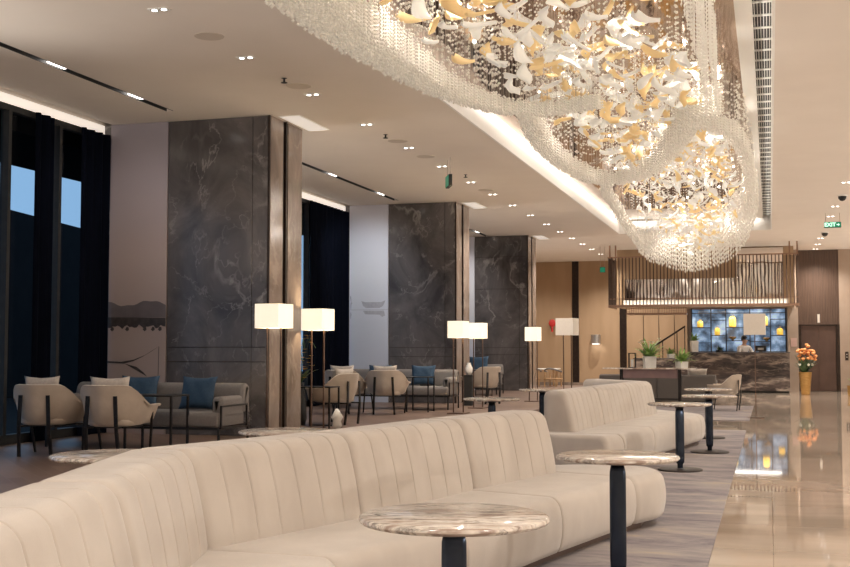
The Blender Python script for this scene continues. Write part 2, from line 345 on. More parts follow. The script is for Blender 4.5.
# walls
struct('wall_right', MB().box(RX, RX + .2, BY, 43, 0, CZ + .5), M['cream_wall'])
struct('wall_rear', MB().box(-9.6, RX, BY - .2, BY, 0, CZ + .5), M['cream_wall'])
struct('wall_left', MB().box(XW - .4, XW, BY, 1.9, 0, CZ).box(XW - .4, XW, 34.0, FY, 0, CZ), M['wall_taupe'])
struct('wall_far', MB().box(-9.6, -2.4, FY, FY + .2, 0, CZ), M['wall_warm'])
# door wall right of the bar
struct('wall_far_right', MB().box(2.17, RX, 39.5, 39.7, 0, CZ).box(.55, .89, 39.2, 39.7, 0, CZ), M['wall_taupe'])
struct('wall_bar', MB().box(-2.55, .55, 39.42, 39.7, 0, CZ).box(-2.65, -2.55, 39.42, FY, 0, 2.75), M['wall_taupe'])
struct('wall_bar_upper', MB().box(-4.75, .75, 37.75, 39.42, 2.72, CZ), M['wall_warm'])
t = MB()
for x in (-6.98, -5.24): t.box(x, x + .24, FY - .04, FY, 0, CZ)
for x in (-4.4, -3.85, -3.3, -2.8): t.box(x, x + .02, FY - .012, FY, .12, 2.9)
struct('trim_3', t, M['dark_trim'])
struct('baseboard_far', MB().box(-9.2, -2.65, FY - .06, FY - .04, 0, .14).box(2.2, RX, 39.46, 39.5, 0, .1), M['stone_light'])
# tall ribbed panel and lift door
t = MB().box(.89, 2.17, 39.55, 39.7, 2.15, CZ)
x = .93
while x < 2.10: t.box(x, x + .028, 39.53, 39.55, 2.17, CZ); x += .05
struct('wall_panel_ribbed', t, M['dark_wood'])
dr = thing('lift_door', 'brown metal lift door with two leaves below ribbed dark wood panel', 'lift door', (1.53, 39.55, 0)); dr['kind'] = 'structure'; dr.name = 'door_1'; del dr['category']
M['lift'] = mat('brown_steel', (.10, .065, .053), .35, .6, c2=(.13, .085, .07), scale=2.5, stretch=(1, 1, .6))
for k in (0, 1): MB((1.53, 39.55, 0)).box(.99 + k * .535, 1.52 + k * .535, 39.56, 39.6, 0.01, 2.12).build('door_leaf', M['lift'], dr, bev=.004)
MB((1.53, 39.55, 0)).box(.89, .985, 39.5, 39.62, 0, 2.16).box(2.065, 2.17, 39.5, 39.62, 0, 2.16).box(.985, 2.065, 39.5, 39.62, 2.122, 2.16).build('door_frame', M['dark_trim'], dr, bev=.004)
fi = thing('floor_indicator', 'slim upright lit floor indicator above the lift door', 'indicator', (1.53, 39.52, 2.22))
MB((1.53, 39.52, 2.22)).box(1.49, 1.57, 39.51, 39.53, 2.22, 2.50).build('housing', M['silver'], fi, bev=.004)
MB((1.53, 39.52, 2.22)).box(1.51, 1.55, 39.505, 39.511, 2.24, 2.48).build('lit_panel', M['shade_unlit'], fi)
cbn = thing('call_button_panel', 'small dark lift call button panel on wall right of the lift', 'button panel', (2.36, 39.5, 1.0))
MB((2.36, 39.5, 1.0)).box(2.32, 2.42, 39.48, 39.5, 1.0, 1.28).build('plate', M['dark_trim'], cbn, bev=.004)
for z in (1.09, 1.18): MB((2.36, 39.5, 1.0)).box(2.355, 2.385, 39.473, 39.481, z, z + .03).build('button', M['silver'], cbn)
ps = thing('notice_plate', 'small pinkish notice plate on the pier left of the lift', 'sign', (.72, 39.2, 1.44))
MB((.72, 39.2, 1.44)).box(.65, .84, 39.18, 39.2, 1.44, 1.72).build('plate', mat('pale_pink_plate', (.5, .33, .28), .5, c2=(.54, .36, .31), scale=9), ps, bev=.004)

# windows along the left
def window(n, y0, y1, step):
    w = bpy.data.objects.new('window_%d' % n, None); COL.objects.link(w); w.location = (XW + .1, (y0 + y1) / 2, PZ); w['kind'] = 'structure'
    off = w.location
    f = MB(off); f.box(XW, XW + .1, y0, y1, 0, PZ + .12); f.box(XW, XW + .1, y0, y1, CZ - .22, CZ - .14)
    y = y1
    while y > y0 - .01: f.box(XW, XW + .12, y - .06, y, PZ + .12, CZ - .22); y -= step
    f.build('window_frame', M['black'], w)
    MB(off).box(XW + .03, XW + .04, y0, y1, PZ + .12, CZ - .22).build('window_pane', M['glass'], w)
    MB(off).box(XW - .35, XW, y0, y1, CZ - .10, CZ + .4).build('ceiling_pocket', M['ceiling'], w)
    return w
window(1, 1.9, 14.38, 1.075); window(2, 15.5, 24.18, 1.08); window(3, 25.3, 31.98, 1.08)
def cove(y0, y1, where):
    c = MB().box(XW + .06, XW + .10, y0, y1, CZ - .14, CZ - .02).build('cove_light', mat('lit_cove_diffuser', (.9, .85, .78), .6, emit=(1, .9, .8), es=.55))
    tag(c, 'white lit cove strip above the windows ' + where, 'cove light', 'cove strips above the windows')
cove(1.9, 14.36, 'left of the nearest column'); cove(15.55, 24.15, 'between the nearest and the middle column'); cove(25.35, 31.95, 'between the middle and the farthest column')
def curtain(y0, y1, label, x=XW + .17):
    b = MB((x, (y0 + y1) / 2, PZ)); n = max(8, int((y1 - y0) / .035)); pts = []
    for i in range(n + 1):
        y = y0 + (y1 - y0) * i / n; pts.append((x + .035 * math.sin(i * 1.15) + .008 * math.sin(i * 2.7), y))
    A = [[(px, py, z) for px, py in pts] + [(px + .012, py, z) for px, py in reversed(pts)] for z in (PZ + .01, CZ - .16)]
    b.rings(A); o = b.build('curtain', M['curtain'], smooth=True, auto=1.2)
    return tag(o, label, 'curtain', 'dark curtains at the windows')
curtain(12.64, 13.04, 'narrow dark navy curtain panel between the two blue window openings at far left')
curtain(13.68, 14.34, 'narrow dark navy curtain panel between the right blue window opening and nearest column')
curtain(21.9, 24.1, 'wide dark navy curtain over window in front of the pale sea mural')
curtain(28.6, 31.9, 'dark navy curtain over window in front of the farthest column')
tag(MB().box(-11.5, XW - .41, -6, 40, 4.3, 4.7).build('added_sky_mask_canopy', M['outdoor_dark']), 'added dark canopy outside above the windows, hiding the upper sky', 'canopy')  # made-up canopy that cuts the sky off above a narrow band
tag(MB().prism([(-19.8, 18), (-25.6, 48), (-40, 48), (-40, 18)], -.1, 5.6).build('added_sky_mask_building', M['outdoor_dark']), 'added dark building outside, leaving only a band of blue dusk sky', 'building')  # made-up block whose top sets the lower edge of the sky band
tag(MB().box(-60, -9.7, -30, 70, -.3, -.12).build('forecourt_paving', M['outdoor_dark']), 'dark paving outside beyond the windows', 'paving', kind='stuff')

# ------------------------------------------------------------------ columns and murals
def column(y, which, mural_mat, painter, mural_label, grid=False):
    X0, XM, X1 = -9.19, -8.1, -6.53; D = 1.12
    c = thing('stone_column', which, 'column', (-7.8, y + D / 2, PZ)); off = c.location
    b = MB(off).box(X0, X1 - .05, y + .03, y + D - .03, PZ, CZ); b.build('core', M['dark_trim'], c)
    m = MB(off)
    xs = [XM + .01, -6.795, X1 - .035]
    zs = [PZ, 1.21, 1.41, CZ] if not grid else [PZ, 1.21, 1.41, 3.08, 4.0, CZ]
    for a, d in ((xs[0], xs[1]), (xs[1], xs[2])):
        for z0, z1 in zip(zs[:-1], zs[1:]): m.box(a + .004, d - .004, y, y + .05, z0 + .004, z1 - .004)
    if grid: m.box(-8.1 + .01, -7.5, y - .002, y + .01, 3.09, 3.99)
    m.build('front_cladding', M['stone'], c, bev=.003)
    s = MB(off); s.box(X1 - .06, X1, y + .02, y + .44, PZ, CZ).box(X1 - .06, X1, y + .62, y + D, PZ, CZ); s.build('side_cladding', M['stone_light'], c, bev=.004)['label'] = 'brown marble side facing the lobby, coloured lighter for lamp light'
    r = MB(off); r.box(X1 - .05, X1 - .02, y + .45, y + .61, PZ, CZ).box(X1 - .045, X1 + .012, y + .515, y + .545, PZ, CZ).box(X1 - .034, X1 - .008, y - .004, y + .019, PZ, CZ)
    r.build('metal_inlay', M['dark_trim'], c)
    MB(off).box(X0, -9.02, y, y + .04, PZ, CZ).build('edge_cladding', M['stone'], c)
    mu = thing('wall_mural', mural_label, 'mural', ((X0 + XM) / 2, y, PZ)); off = mu.location
    pb = MB((off[0], off[1], 0)).box(-9.015, XM, y - .012, y + .03, PZ, CZ - .003); o = pb.build('print_panel', mural_mat, mu); o.location = (0, 0, -PZ)
    painter(mu, y - .012)
def poly_part(mu, name, pts, y, m):
    b = MB(mu.location); a = [b.v((x, y, z)) for x, z in pts]; c = [b.v((x, y - .0025, z)) for x, z in pts]
    b.f(a); b.f(c[::-1])
    for i in range(len(pts)): j = (i + 1) % len(pts); b.f([a[i], a[j], c[j], c[i]])
    b.build(name, m, mu)
def paint1(mu, y):
    x0, x1 = -9.014, -8.101
    top = [(x0 + (x1 - x0) * i / 18, 2.03 + .035 * math.sin(i * .42 + 2.4) + .010 * math.sin(i * 1.3)) for i in range(19)]
    poly_part(mu, 'printed_hills', [(x0, 1.83)] + top + [(x1, 1.83)], y, M['print_grey'])
    bot = [(x1 - (x1 - x0) * i / 24, 1.70 + .018 * math.sin(i * 1.3) + .015 * math.sin(i * 4.1)) for i in range(25)]
    poly_part(mu, 'printed_shore', [(x0, 1.835), (x1, 1.825)] + bot, y - .0005, M['print_ink'])
    net = [(x0, 1.215), (-8.8, 1.205), (-8.6, 1.235), (-8.42, 1.30), (-8.2, 1.425), (-8.33, 1.345), (-8.45, 1.28), (-8.6, 1.215), (-8.75, 1.18), (x0, 1.19)]
    poly_part(mu, 'printed_fishing_net', net, y - .001, M['print_ink'])
    poly_part(mu, 'printed_ripple', [(-8.74, 1.18), (-8.55, 1.135), (-8.44, 1.06), (-8.38, 1.0), (-8.5, 1.06), (-8.62, 1.12)], y - .001, M['print_ink'])
    poly_part(mu, 'printed_pole', [(-8.205, 1.42), (-8.197, 1.42), (-8.205, .9), (-8.213, .9)], y - .001, M['print_ink'])
    for k in range(5):
        x = (-8.98, -8.74, -8.46, -8.33, -8.22)[k]; poly_part(mu, 'printed_bush', [(x, 1.66), (x + .025, 1.70), (x + .055, 1.69), (x + .06, 1.655), (x + .03, 1.635)], y - .001, M['print_ink'])
def paint2(mu, y):
    poly_part(mu, 'printed_boat', [(-8.73, 2.45), (-8.64, 2.42), (-8.26, 2.42), (-8.16, 2.46), (-8.22, 2.33), (-8.3, 2.29), (-8.62, 2.29), (-8.69, 2.34)], y, M['print_boat'])
    poly_part(mu, 'printed_reflection', [(-8.69, 2.23), (-8.2, 2.23), (-8.17, 2.12), (-8.24, 2.09), (-8.3, 2.14), (-8.64, 2.15)], y, M['print_boat'])
    poly_part(mu, 'printed_waterline', [(-9.01, 2.255), (-8.105, 2.255), (-8.105, 2.245), (-9.01, 2.245)], y, M['print_boat'])
    poly_part(mu, 'printed_heron', [(-9.0, 2.55), (-8.975, 2.56), (-8.965, 2.42), (-8.94, 2.40), (-8.965, 2.37), (-8.975, 2.26), (-8.985, 2.26), (-8.99, 2.40), (-8.98, 2.43)], y, M['print_boat'])
    poly_part(mu, 'printed_heron_reflection', [(-8.985, 2.22), (-8.96, 2.14), (-8.985, 2.04), (-8.995, 2.12)], y, M['print_boat'])
column(14.4, 'nearest tall grey marble column, beside the dark blue window and lake mural', M['print_dusk'], paint1, 'tall misty lake mural with hills and fishing net beside the nearest column')
column(24.2, 'middle of three tall grey marble columns, right of the pale boat mural', M['print_pale'], paint2, 'tall pale blue sea mural with small boat and heron beside the middle column')
column(32.0, 'farthest of three tall grey marble columns, beside the beige wall', M['print_pale'], lambda a, b: None, 'pale mural strip mostly hidden between middle and farthest column', grid=True)

# ------------------------------------------------------------------ ceiling fittings
for k, (a, b) in enumerate(slots):
    names = ['left of the nearest column', 'between the nearest and middle columns', 'between the middle and farthest columns']
    s = thing('light_track', 'black recessed light slot in the ceiling ' + names[k], 'track light', ((SX0 + SX1) / 2, a, CZ)); off = s.location
    MB(off).box(SX0, SX1, a, b, CZ + .10, CZ + .12).box(SX0, SX0 + .006, a, b, CZ - .004, CZ + .1).box(SX1 - .006, SX1, a, b, CZ - .004, CZ + .1).build('channel', M['black'], s)
    for yy in [[11.2, 12.9], [19.87, 22.64], [28.9, 30.9]][k]:
        MB(off).box(SX0 + .012, SX1 - .012, yy - .16, yy + .16, CZ + .01, CZ + .06).build('spotlight', M['lens'], s, bev=.01)
proto = None
def downlight(x, y, lab, grp, first):
    global proto
    if proto is None:
        proto = thing('downlight', lab, 'ceiling light', (x, y, CZ), 0, grp)
        tpl = MB().box(-.105, .105, -.05, .05, -.008, -.0005).build('trim_plate', M['white_cove'], proto, bev=.003)
        for s in (-.05, .05): MB().lathe([(.027, -.012), (.027, -.0085)], (s, 0), 16).build('lens', M['lens'], tpl)
        MB().lathe([(.041, -.0092), (.041, -.0084)], (-.05, 0), 16).lathe([(.041, -.0092), (.041, -.0084)], (.05, 0), 16).build('bezel', M['black'], tpl)
        return
    place(proto, False, (x, y, CZ), 0, lab, grp)
ords = ['first', 'second', 'third', 'fourth', 'fifth', 'sixth', 'seventh', 'eighth', 'ninth', 'tenth', 'eleventh', 'twelfth', 'thirteenth', 'fourteenth', 'fifteenth', 'sixteenth']
LY = [9.54, 11.42, 13.35, 15.38, 17.39, 19.34, 21.38, 23.2, 25.12, 27.14, 29.24, 31.24, 33.2, 35.2, 37.1, 39.16]
for i, y in enumerate(LY): downlight(-5.48, y, 'small ceiling downlight left of the chandelier recess, %s of its row from the camera' % ords[i], 'downlights left of the recess', i == 0)
for i, y in enumerate([23.46, 27.39, 29.44, 35.29, 37.31, 39.1]): downlight(1.46, y, 'small ceiling downlight in the row beside the right EXIT sign, %s from the camera' % ords[i], 'downlights right of the recess', False)
for i, (y, w) in enumerate([(10.53, 'between the two nearest downlights'), (12.88, 'beside the second downlight of the left row'), (16.79, 'before the fifth downlight of the left row'), (18.3, 'before the left hanging exit sign'), (22.56, 'beyond the left hanging exit sign')]):
    o = MB((-5.47, y, CZ)).lathe([(.15, CZ - .006), (.155, CZ - .0005)], (-5.47, y), 28).build('ceiling_speaker', mat('speaker_mesh_beige', (.62, .55, .48), .8, c2=(.58, .51, .44), scale=90), smooth=False)
    tag(o, 'round beige ceiling speaker ' + w, 'speaker', 'ceiling speakers')
for i, (x, y, w) in enumerate([(-5.47, 12.44, 'beside the second speaker'), (-5.47, 16.2, 'by the third speaker'), (-5.33, 20.4, 'just beyond the left exit sign')]):
    s = thing('sprinkler', 'small dark ceiling sprinkler ' + w, 'sprinkler', (x, y, CZ), 0, 'ceiling sprinklers')
    MB().lathe([(.035, -.006), (.012, -.012), (.012, -.05)], seg=12).build('stem', M['black'], s); MB().lathe([(.038, -.062), (.038, -.055)], seg=12).build('deflector', M['black'], s)
for y, w in ((25.44, 'nearer black dome camera on the ceiling at right, before the exit sign'), (33.48, 'farther black dome camera on the ceiling at right, beyond the exit sign')):
    s = thing('dome_camera', w, 'camera', (1.5, y, CZ), 0, 'dome cameras')
    MB().lathe([(.10, -.03), (.105, 0)], seg=20).build('base_ring', M['white_cove'], s); MB().lathe([(.005, -.13), (.05, -.115), (.08, -.075), (.085, -.031)], seg=20).build('dome', M['black'], s, smooth=True)
wv = thing('ceiling_diffuser', 'bright white rectangular ceiling diffuser beside the nearest column', 'ceiling light', (-6.27, 15.1, CZ))
for i, (y, n) in enumerate(((15.05, 'nearest'), (24.9, 'middle'), (32.7, 'farthest'))):
    w = wv if i == 0 else thing('ceiling_diffuser', '', 'ceiling light', (-6.27, y, CZ)); w.location = (-6.27, y, CZ); tag(w, 'bright white rectangular ceiling panel beside the %s grey column' % n, None, 'white ceiling panels by the columns')
    MB().box(-.19, .13, -.55, .55, -.01, -.0005).build('frame', M['white_cove'], w, bev=.002)
    MB().box(-.17, .11, -.53, .53, -.014, -.0105).build('panel', mat('lit_panel', (.9, .88, .85), .6, emit=(1, .95, .88), es=.35), w)
def exit_sign(x, y, z, w, rz, label, text=True, hh=.2):
    s = thing('exit_sign', label, 'exit sign', (x, y, z), rz)
    MB().box(-w / 2, w / 2, -.03, .03, 0, hh).build('sign_box', M['black'], s, bev=.006)
    sf = MB().box(-w / 2 + .008, w / 2 - .008, -.034, -.0305, .008, hh - .008).build('sign_face', M['green_sign'], s)
    for k in (-1, 1): MB().tube([(k * w * .42, 0, hh), (k * w * .42, 0, CZ - z)], .006, 6).build('suspension_wire', M['wire'], s)
    if text:
        cu = bpy.data.curves.new('t', 'FONT'); cu.body = 'EXIT'; cu.size = .125; cu.extrude = .002; cu.align_x = 'CENTER'; cu.align_y = 'CENTER'; cu.offset = .004
        tmp = bpy.data.objects.new('t', cu); me = bpy.data.meshes.new_from_object(tmp); bpy.data.objects.remove(tmp)
        me.materials.clear(); me.materials.append(M['sign_text'])
        o = bpy.data.objects.new('lettering', me); COL.objects.link(o); o.parent = sf; o.rotation_euler = (PI / 2, 0, 0); o.location = (-.058, -.037, hh / 2); o['label'] = 'pale green letters EXIT'
        a = MB(); P = [(.085 + (u - .12) * .55, hh / 2 + (v - .1) * .62) for u, v in [(.12, .085), (.19, .085), (.19, .05), (.26, .1), (.19, .15), (.19, .115), (.12, .115)]]
        A = [a.v((px, -.035, pz)) for px, pz in P]; B = [a.v((px, -.039, pz)) for px, pz in P]; a.f(A); a.f(B[::-1])
        for i in range(7): a.f([A[i], A[(i + 1) % 7], B[(i + 1) % 7], B[i]])
        a.build('arrow', M['sign_text'], sf)['label'] = 'pale green arrow pointing right'
    return s
exit_sign(1.47, 28.8, 4.25, .38, 0, 'green hanging EXIT sign with arrow in front of the far right wall', True, .135)
exit_sign(-5.15, 18.6, 4.11, .36, -1.15, 'green hanging exit sign seen edge on, left of the chandelier', False)
e3 = exit_sign(-5.02, 36.3, 3.78, .17, 0, 'small green exit sign at the upper left corner of the bronze rod screen', False, .17)

# ------------------------------------------------------------------ modular sofas
def plen(P):
    return [math.hypot(b[0] - a[0], b[1] - a[1]) for a, b in zip(P[:-1], P[1:])]
def along(P, t):
    Ls = plen(P); T = sum(Ls) * t
    for i, l in enumerate(Ls):
        if T <= l + 1e-9 or i == len(Ls) - 1:
            k = min(1, T / l) if l else 0; return Vector((P[i][0] + (P[i + 1][0] - P[i][0]) * k, P[i][1] + (P[i + 1][1] - P[i][1]) * k))
        T -= l
def cushion(name, m, parent, F, R, z0, z1, rf=.07, rr=.05, lean=0, bulge=0, ribs=0, endr=.03, off=(0, 0, 0), groove=.009, sag=0):
    Lm = (sum(plen(F)) + sum(plen(R))) / 2
    ss = set()
    for k in range(5): a = endr * (1 - math.cos(PI / 2 * k / 4)) / Lm; ss.add(round(a, 5)); ss.add(round(1 - a, 5))
    for k in range(1, 16): ss.add(round(k / 16, 5))
    gl = [(k + 1) / (ribs + 1) for k in range(ribs)] if ribs else []
    for g in gl:
        for d in (-.016, -.009, -.005, 0, .005, .009, .016): ss.add(round(g + d / Lm, 5))
    ss = sorted(v for v in ss if 0 <= v <= 1); Rg = []
    for s in ss:
        P, Q = along(F, s), along(R, s); D = (Q - P).length; n = (Q - P) / max(D, 1e-6)
        d = min(s, 1 - s) * Lm; i = 0
        if d < endr: i = endr * (1 - math.sqrt(max(0, 1 - ((endr - d) / endr) ** 2)))
        g = 0
        for q in gl: g = max(g, groove * math.exp(-((s - q) * Lm / .0055) ** 2))
        prof = []; zb, zt = z0 + i * .5, z1 - i
        for k in range(9):
            z = zb + (zt - rf - zb) * k / 8; h = (z - z0) / (z1 - z0)
            u = i + lean * h - bulge * math.sin(PI * min(1, h * 1.05)) + g * min(1, h * 6)
            if k == 0: u += .012
            prof.append((u, z))
        for k in range(1, 7):
            a = PI / 2 * k / 6; z = zt - rf + rf * math.sin(a); h = (z - z0) / (z1 - z0)
            prof.append((i + lean * h + rf * (1 - math.cos(a)) + g * math.cos(a) - bulge * math.sin(PI * min(1, h * 1.05)), z - g * math.sin(a) * .8))
        uL, uR = prof[-1][0], D - i - rr
        for k in range(1, 5): f_ = k / 5; prof.append((uL + (uR - uL) * f_, zt - sag * math.sin(PI * f_) - g * .5 * (1 - f_)))
        for k in range(0, 6):
            a = PI / 2 * k / 5; prof.append((D - i - rr + rr * math.sin(a), zt - rr + rr * math.cos(a)))
        prof.append((D - i, zb))
        Rg.append([(P.x + n.x * u, P.y + n.y * u, z) for u, z in prof])
    return MB(off).rings(Rg).build(name, m, parent, smooth=True, auto=1.1)
def offset_line(P, d):          # rear line: left-hand normal, mitred
    out = []
    for i, p in enumerate(P):
        ns = []
        for a, b in ((i - 1, i), (i, i + 1)):
            if a < 0 or b >= len(P): continue
            dx, dy = P[b][0] - P[a][0], P[b][1] - P[a][1]; l = math.hypot(dx, dy); ns.append(Vector((-dy / l, dx / l)))
        n = sum(ns, Vector((0, 0))).normalized(); c = n.dot(ns[0]); out.append((p[0] + n.x * d / c, p[1] + n.y * d / c))
    return out
# front sofa
B1 = [(-1.80, 2.2), (-2.24, 3.85), (-2.60, 5.08), (-2.24, 6.28), (-1.95, 7.74), (-1.60, 9.02)]
R1 = offset_line(B1, .46)
s1 = thing('modular_sofa', 'large cream velvet sofa in the foreground, bent in a shallow V with channelled backs', 'sofa', (-2.0, 6.2, 0)); o1 = s1.location
for i in range(5): cushion('backrest', M['velvet'], s1, B1[i:i + 2], R1[i:i + 2], .40, .905, rf=.075, rr=.08, lean=.11, bulge=.012, ribs=[6, 5, 6, 6, 5][i], endr=.05 if i < 4 else .06, off=o1)
FR = [(-1.15, 2.5), (-1.58, 3.95), (-1.95, 5.06), (-1.62, 6.15), (-1.33, 7.48), (-1.0, 8.80)]
RR = [(a[0], a[1]) for a in offset_line(B1, .42)]
for i in range(5): cushion('seat', M['velvet'], s1, FR[i:i + 2], RR[i:i + 2], .075, .43, rf=.07, rr=.04, bulge=.03, endr=.022, off=o1)
cushion('seat', M['velvet'], s1, [(-1.0, 8.80), (-.86, 9.15), (-.83, 9.38), (-.93, 9.62), (-1.15, 9.78)], [RR[5], (RR[5][0] + .04, 9.30), (RR[5][0] + .1, 9.45), (RR[5][0] + .25, 9.55), (RR[5][0] + .4, 9.62)], .075, .43, rf=.07, rr=.04, bulge=.03, endr=.05, off=o1)
KP = [(a[0] - .09, a[1]) for a in FR] + [(-.98, 9.1), (-.98, 9.4), (-1.2, 9.6)]
MB(o1).prism(KP + [(-1.85, 9.4)] + [(a[0] + .08, a[1]) for a in RR[::-1]], 0, .085).build('plinth', M['velvet_dark'], s1)
# second sofa
s2 = thing('modular_sofa', 'second cream velvet sofa with an angled end, beyond the foreground sofa', 'sofa', (-1.9, 15.5, 0)); o2 = s2.location
B2 = [(-2.17, 13.25), (-2.02, 14.75), (-1.80, 16.15), (-1.60, 17.35)]
R2 = offset_line(B2, .38); R2[3] = (-2.02, 17.45)
for i in range(3): cushion('backrest', M['velvet'], s2, B2[i:i + 2], R2[i:i + 2], .40, .905, rf=.075, rr=.08, lean=.11, bulge=.012, ribs=6, endr=[.06, .035, .05][i], off=o2)
cushion('backrest', M['velvet'], s2, [(-1.62, 17.55), (-2.6, 18.75)], [(-2.0, 17.45), (-2.9, 18.45)], .40, .905, rf=.075, rr=.08, lean=.08, bulge=.012, ribs=5, endr=.06, off=o2)
F2 = [(-1.76, 12.78), (-1.60, 13.15), (-1.40, 14.45), (-1.17, 15.8), (-.98, 17.0), (-.95, 17.4), (-1.1, 17.8), (-1.9, 18.9), (-2.25, 19.2)]
RR2 = [(-2.50, 12.95), (-2.60, 13.2), (-2.44, 14.75), (-2.2, 16.2), (-2.0, 17.3), (-2.0, 17.4), (-2.05, 17.5), (-2.75, 18.45), (-2.85, 18.6)]
for i in range(4): cushion('seat', M['velvet'], s2, F2[i:i + 2], RR2[i:i + 2], .075, .43, rf=.07, rr=.04, bulge=.03, endr=.05 if i == 0 else .022, off=o2)
cushion('seat', M['velvet'], s2, F2[4:7], RR2[4:7], .075, .43, rf=.07, rr=.04, bulge=.03, endr=.02, off=o2)
cushion('seat', M['velvet'], s2, F2[6:9], RR2[6:9], .075, .43, rf=.07, rr=.04, bulge=.03, endr=.04, off=o2)
MB(o2).prism([(a[0] - .09, a[1] + .05) for a in F2[:7]] + [(-2.1, 18.8)] + [(a[0] + .08, a[1]) for a in RR2[::-1]], 0, .085).build('plinth', M['velvet_dark'], s2)

# ------------------------------------------------------------------ round marble tables
def table_proto():
    t = thing('side_table', '', 'table', (0, 0, 0), 0, 'round marble side tables')
    top = MB().lathe([(.338, .732), (.353, .736), (.36, .746), (.357, .756), (.348, .76)], seg=64).build('tabletop', M['table_stone'], t, smooth=True, auto=.9)
    R = []
    for z, w, d in ((.70, .034, .02), (.694, .040, .024), (.66, .047, .028), (.60, .048, .03), (.15, .048, .03), (.09, .045, .027), (.07, .030, .02), (.02, .03, .02)):
        ring = []
        for k in range(20):
            a = 2 * PI * k / 20; cx_, sy_ = math.cos(a), math.sin(a); e = .45
            ring.append((w * math.copysign(abs(cx_) ** e, cx_), d * math.copysign(abs(sy_) ** e, sy_), z))
        R.append(ring)
    MB().rings(R).build('pedestal', M['steel_leg'], t, smooth=True, auto=.7)
    MB().lathe([(.05, .70), (.05, .724)], seg=20).lathe([(.12, .724), (.12, .7315)], seg=24).build('collar', M['black_metal'], top)
    MB().lathe([(.248, 0), (.252, .004), (.25, .014), (.235, .02), (.04, .026)], seg=48).build('base_disc', M['disc'], t, smooth=True, auto=.6)
    return t
tp = table_proto()
TB = [(-1.15, 4.22, 0, .25, 'round cream marble side table nearest the camera, in front of the foreground sofa'),
      (-.87, 6.85, 0, .15, 'round marble side table by the right end of the foreground sofa'),
      (-1.0, 13.45, 0, .5, 'round marble side table on dark leg in front of the second sofa seat'),
      (-.79, 15.85, 0, .1, 'round marble side table with pale top at the far end of the second sofa'),
      (-.93, 18.35, 0, .8, 'farthest round marble side table, just behind the one with the pale top'),
      (-3.35, 14.1, 0, .3, 'round marble side table seen just above the right end of the foreground sofa back'),
      (-3.34, 17.4, 0, .6, 'round marble side table between the back of the foreground sofa and the second sofa'),
      (-3.55, 8.15, 0, .2, 'round marble table behind the foreground sofa back, below the nearest column'),
      (-3.75, 6.05, 0, .9, 'round marble table at left behind the foreground sofa, in front of the armchairs')]
for i, (x, y, z, r, lab) in enumerate(TB): place(tp, i == 0, (x, y, .0125), r, lab)

# rugs
tag(MB((-2, 11, 0)).box(-3.9, -.405, -1.5, 20.3, .0005, .012).build('area_rug', M['rug']), 'mottled grey and beige rug under the two cream sofas', 'rug')
tag(MB((-2, 25.5, 0)).box(-4.3, -.40, 23.0, 28.8, .0005, .012).build('area_rug', M['rug']), 'mottled pale rug in front of the grey sofa near the bar', 'rug')

# ------------------------------------------------------------------ armchairs
def arm_proto():
    c = thing('armchair', '', 'armchair', (0, 0, 0), 0, 'curved beige armchairs')
    # faces +Y; back at -Y
    b = MB(); n = 36; A = 2.15; rings = []
    for i in range(n + 1):
        a = -A + 2 * A * i / n; f = abs(a) / A
        top = .80 - .22 * (max(0, min(1, (f - .30) / .42)) ** 2) * (3 - 2 * max(0, min(1, (f - .30) / .42)))
        rx, ry = .345, .33
        dx, dy = math.sin(a), -math.cos(a)
        px, py = dx * rx, dy * ry + (.06 if f > .5 else .06 * f * 2)
        if abs(a) > PI / 2: px = math.copysign(rx - .02 * (abs(a) - PI / 2), a); py = .06 + (abs(a) - PI / 2) * .42
        nrm = Vector((dx, dy, 0)) if abs(a) < PI / 2 else Vector((math.copysign(1, a), 0, 0))
        th = .028 * (1 if f < .93 else max(.4, 1 - (f - .93) * 8)); P = []
        for z, o in ((.36, -.06), (.40, -.02), (.50, .02), (.62, .045), (top - .03, .06), (top - .008, .06 - th * .5 + .02), (top, .06 - th * .8)):
            z = min(z, top) if z > .5 else z; P.append((px + nrm.x * o, py + nrm.y * o, z))
        for z, o in ((top - .008, .06 - th * 1.6), (top - .03, .055 - th * 2), (.60, .035 - th * 2), (.48, .01 - th * 2), (.38, -.06 - th)):
            P.append((px + nrm.x * o, py + nrm.y * o, min(z, top - .03) if z > .5 else z))
        rings.append(P)
    b.rings(rings).build('shell', M['fabric_chair'], c, smooth=True, auto=1.2)
    s = MB(); pts = [(.27 * math.cos(a) , .03 + .30 * math.sin(a)) for a in [2 * PI * k / 28 for k in range(28)]]
    pts = [(max(-.26, min(.26, x * 1.12)), max(-.25, min(.33, y * 1.1))) for x, y in pts]
    s.rings([[(x * q, y * q + .0, z) for x, y in pts] for q, z in ((.85, .34), (1, .36), (1.02, .40), (1.0, .44), (.93, .46), (.5, .47))]).build('seat', M['fabric_chair'], c, smooth=True, auto=1.2)
    MB().box(-.24, .24, -.2, .28, .325, .345).build('seat_frame', M['black_metal'], c, bev=.01)
    for sx in (-1, 1):
        MB().bar((sx * .16, -.345, .68), (sx * .175, -.345, .34), .042, .016).bar((sx * .175, -.345, .345), (sx * .19, -.30, 0), .034, .024).bar((sx * .175, -.33, .335), (sx * .15, -.1, .335), .02).build('leg', M['black_metal'], c)
        MB().bar((sx * .345, .20, .52), (sx * .29, .27, 0), .024, .022).bar((sx * .315, .22, .335), (sx * .2, .2, .335), .02).build('leg', M['black_metal'], c)
    return c
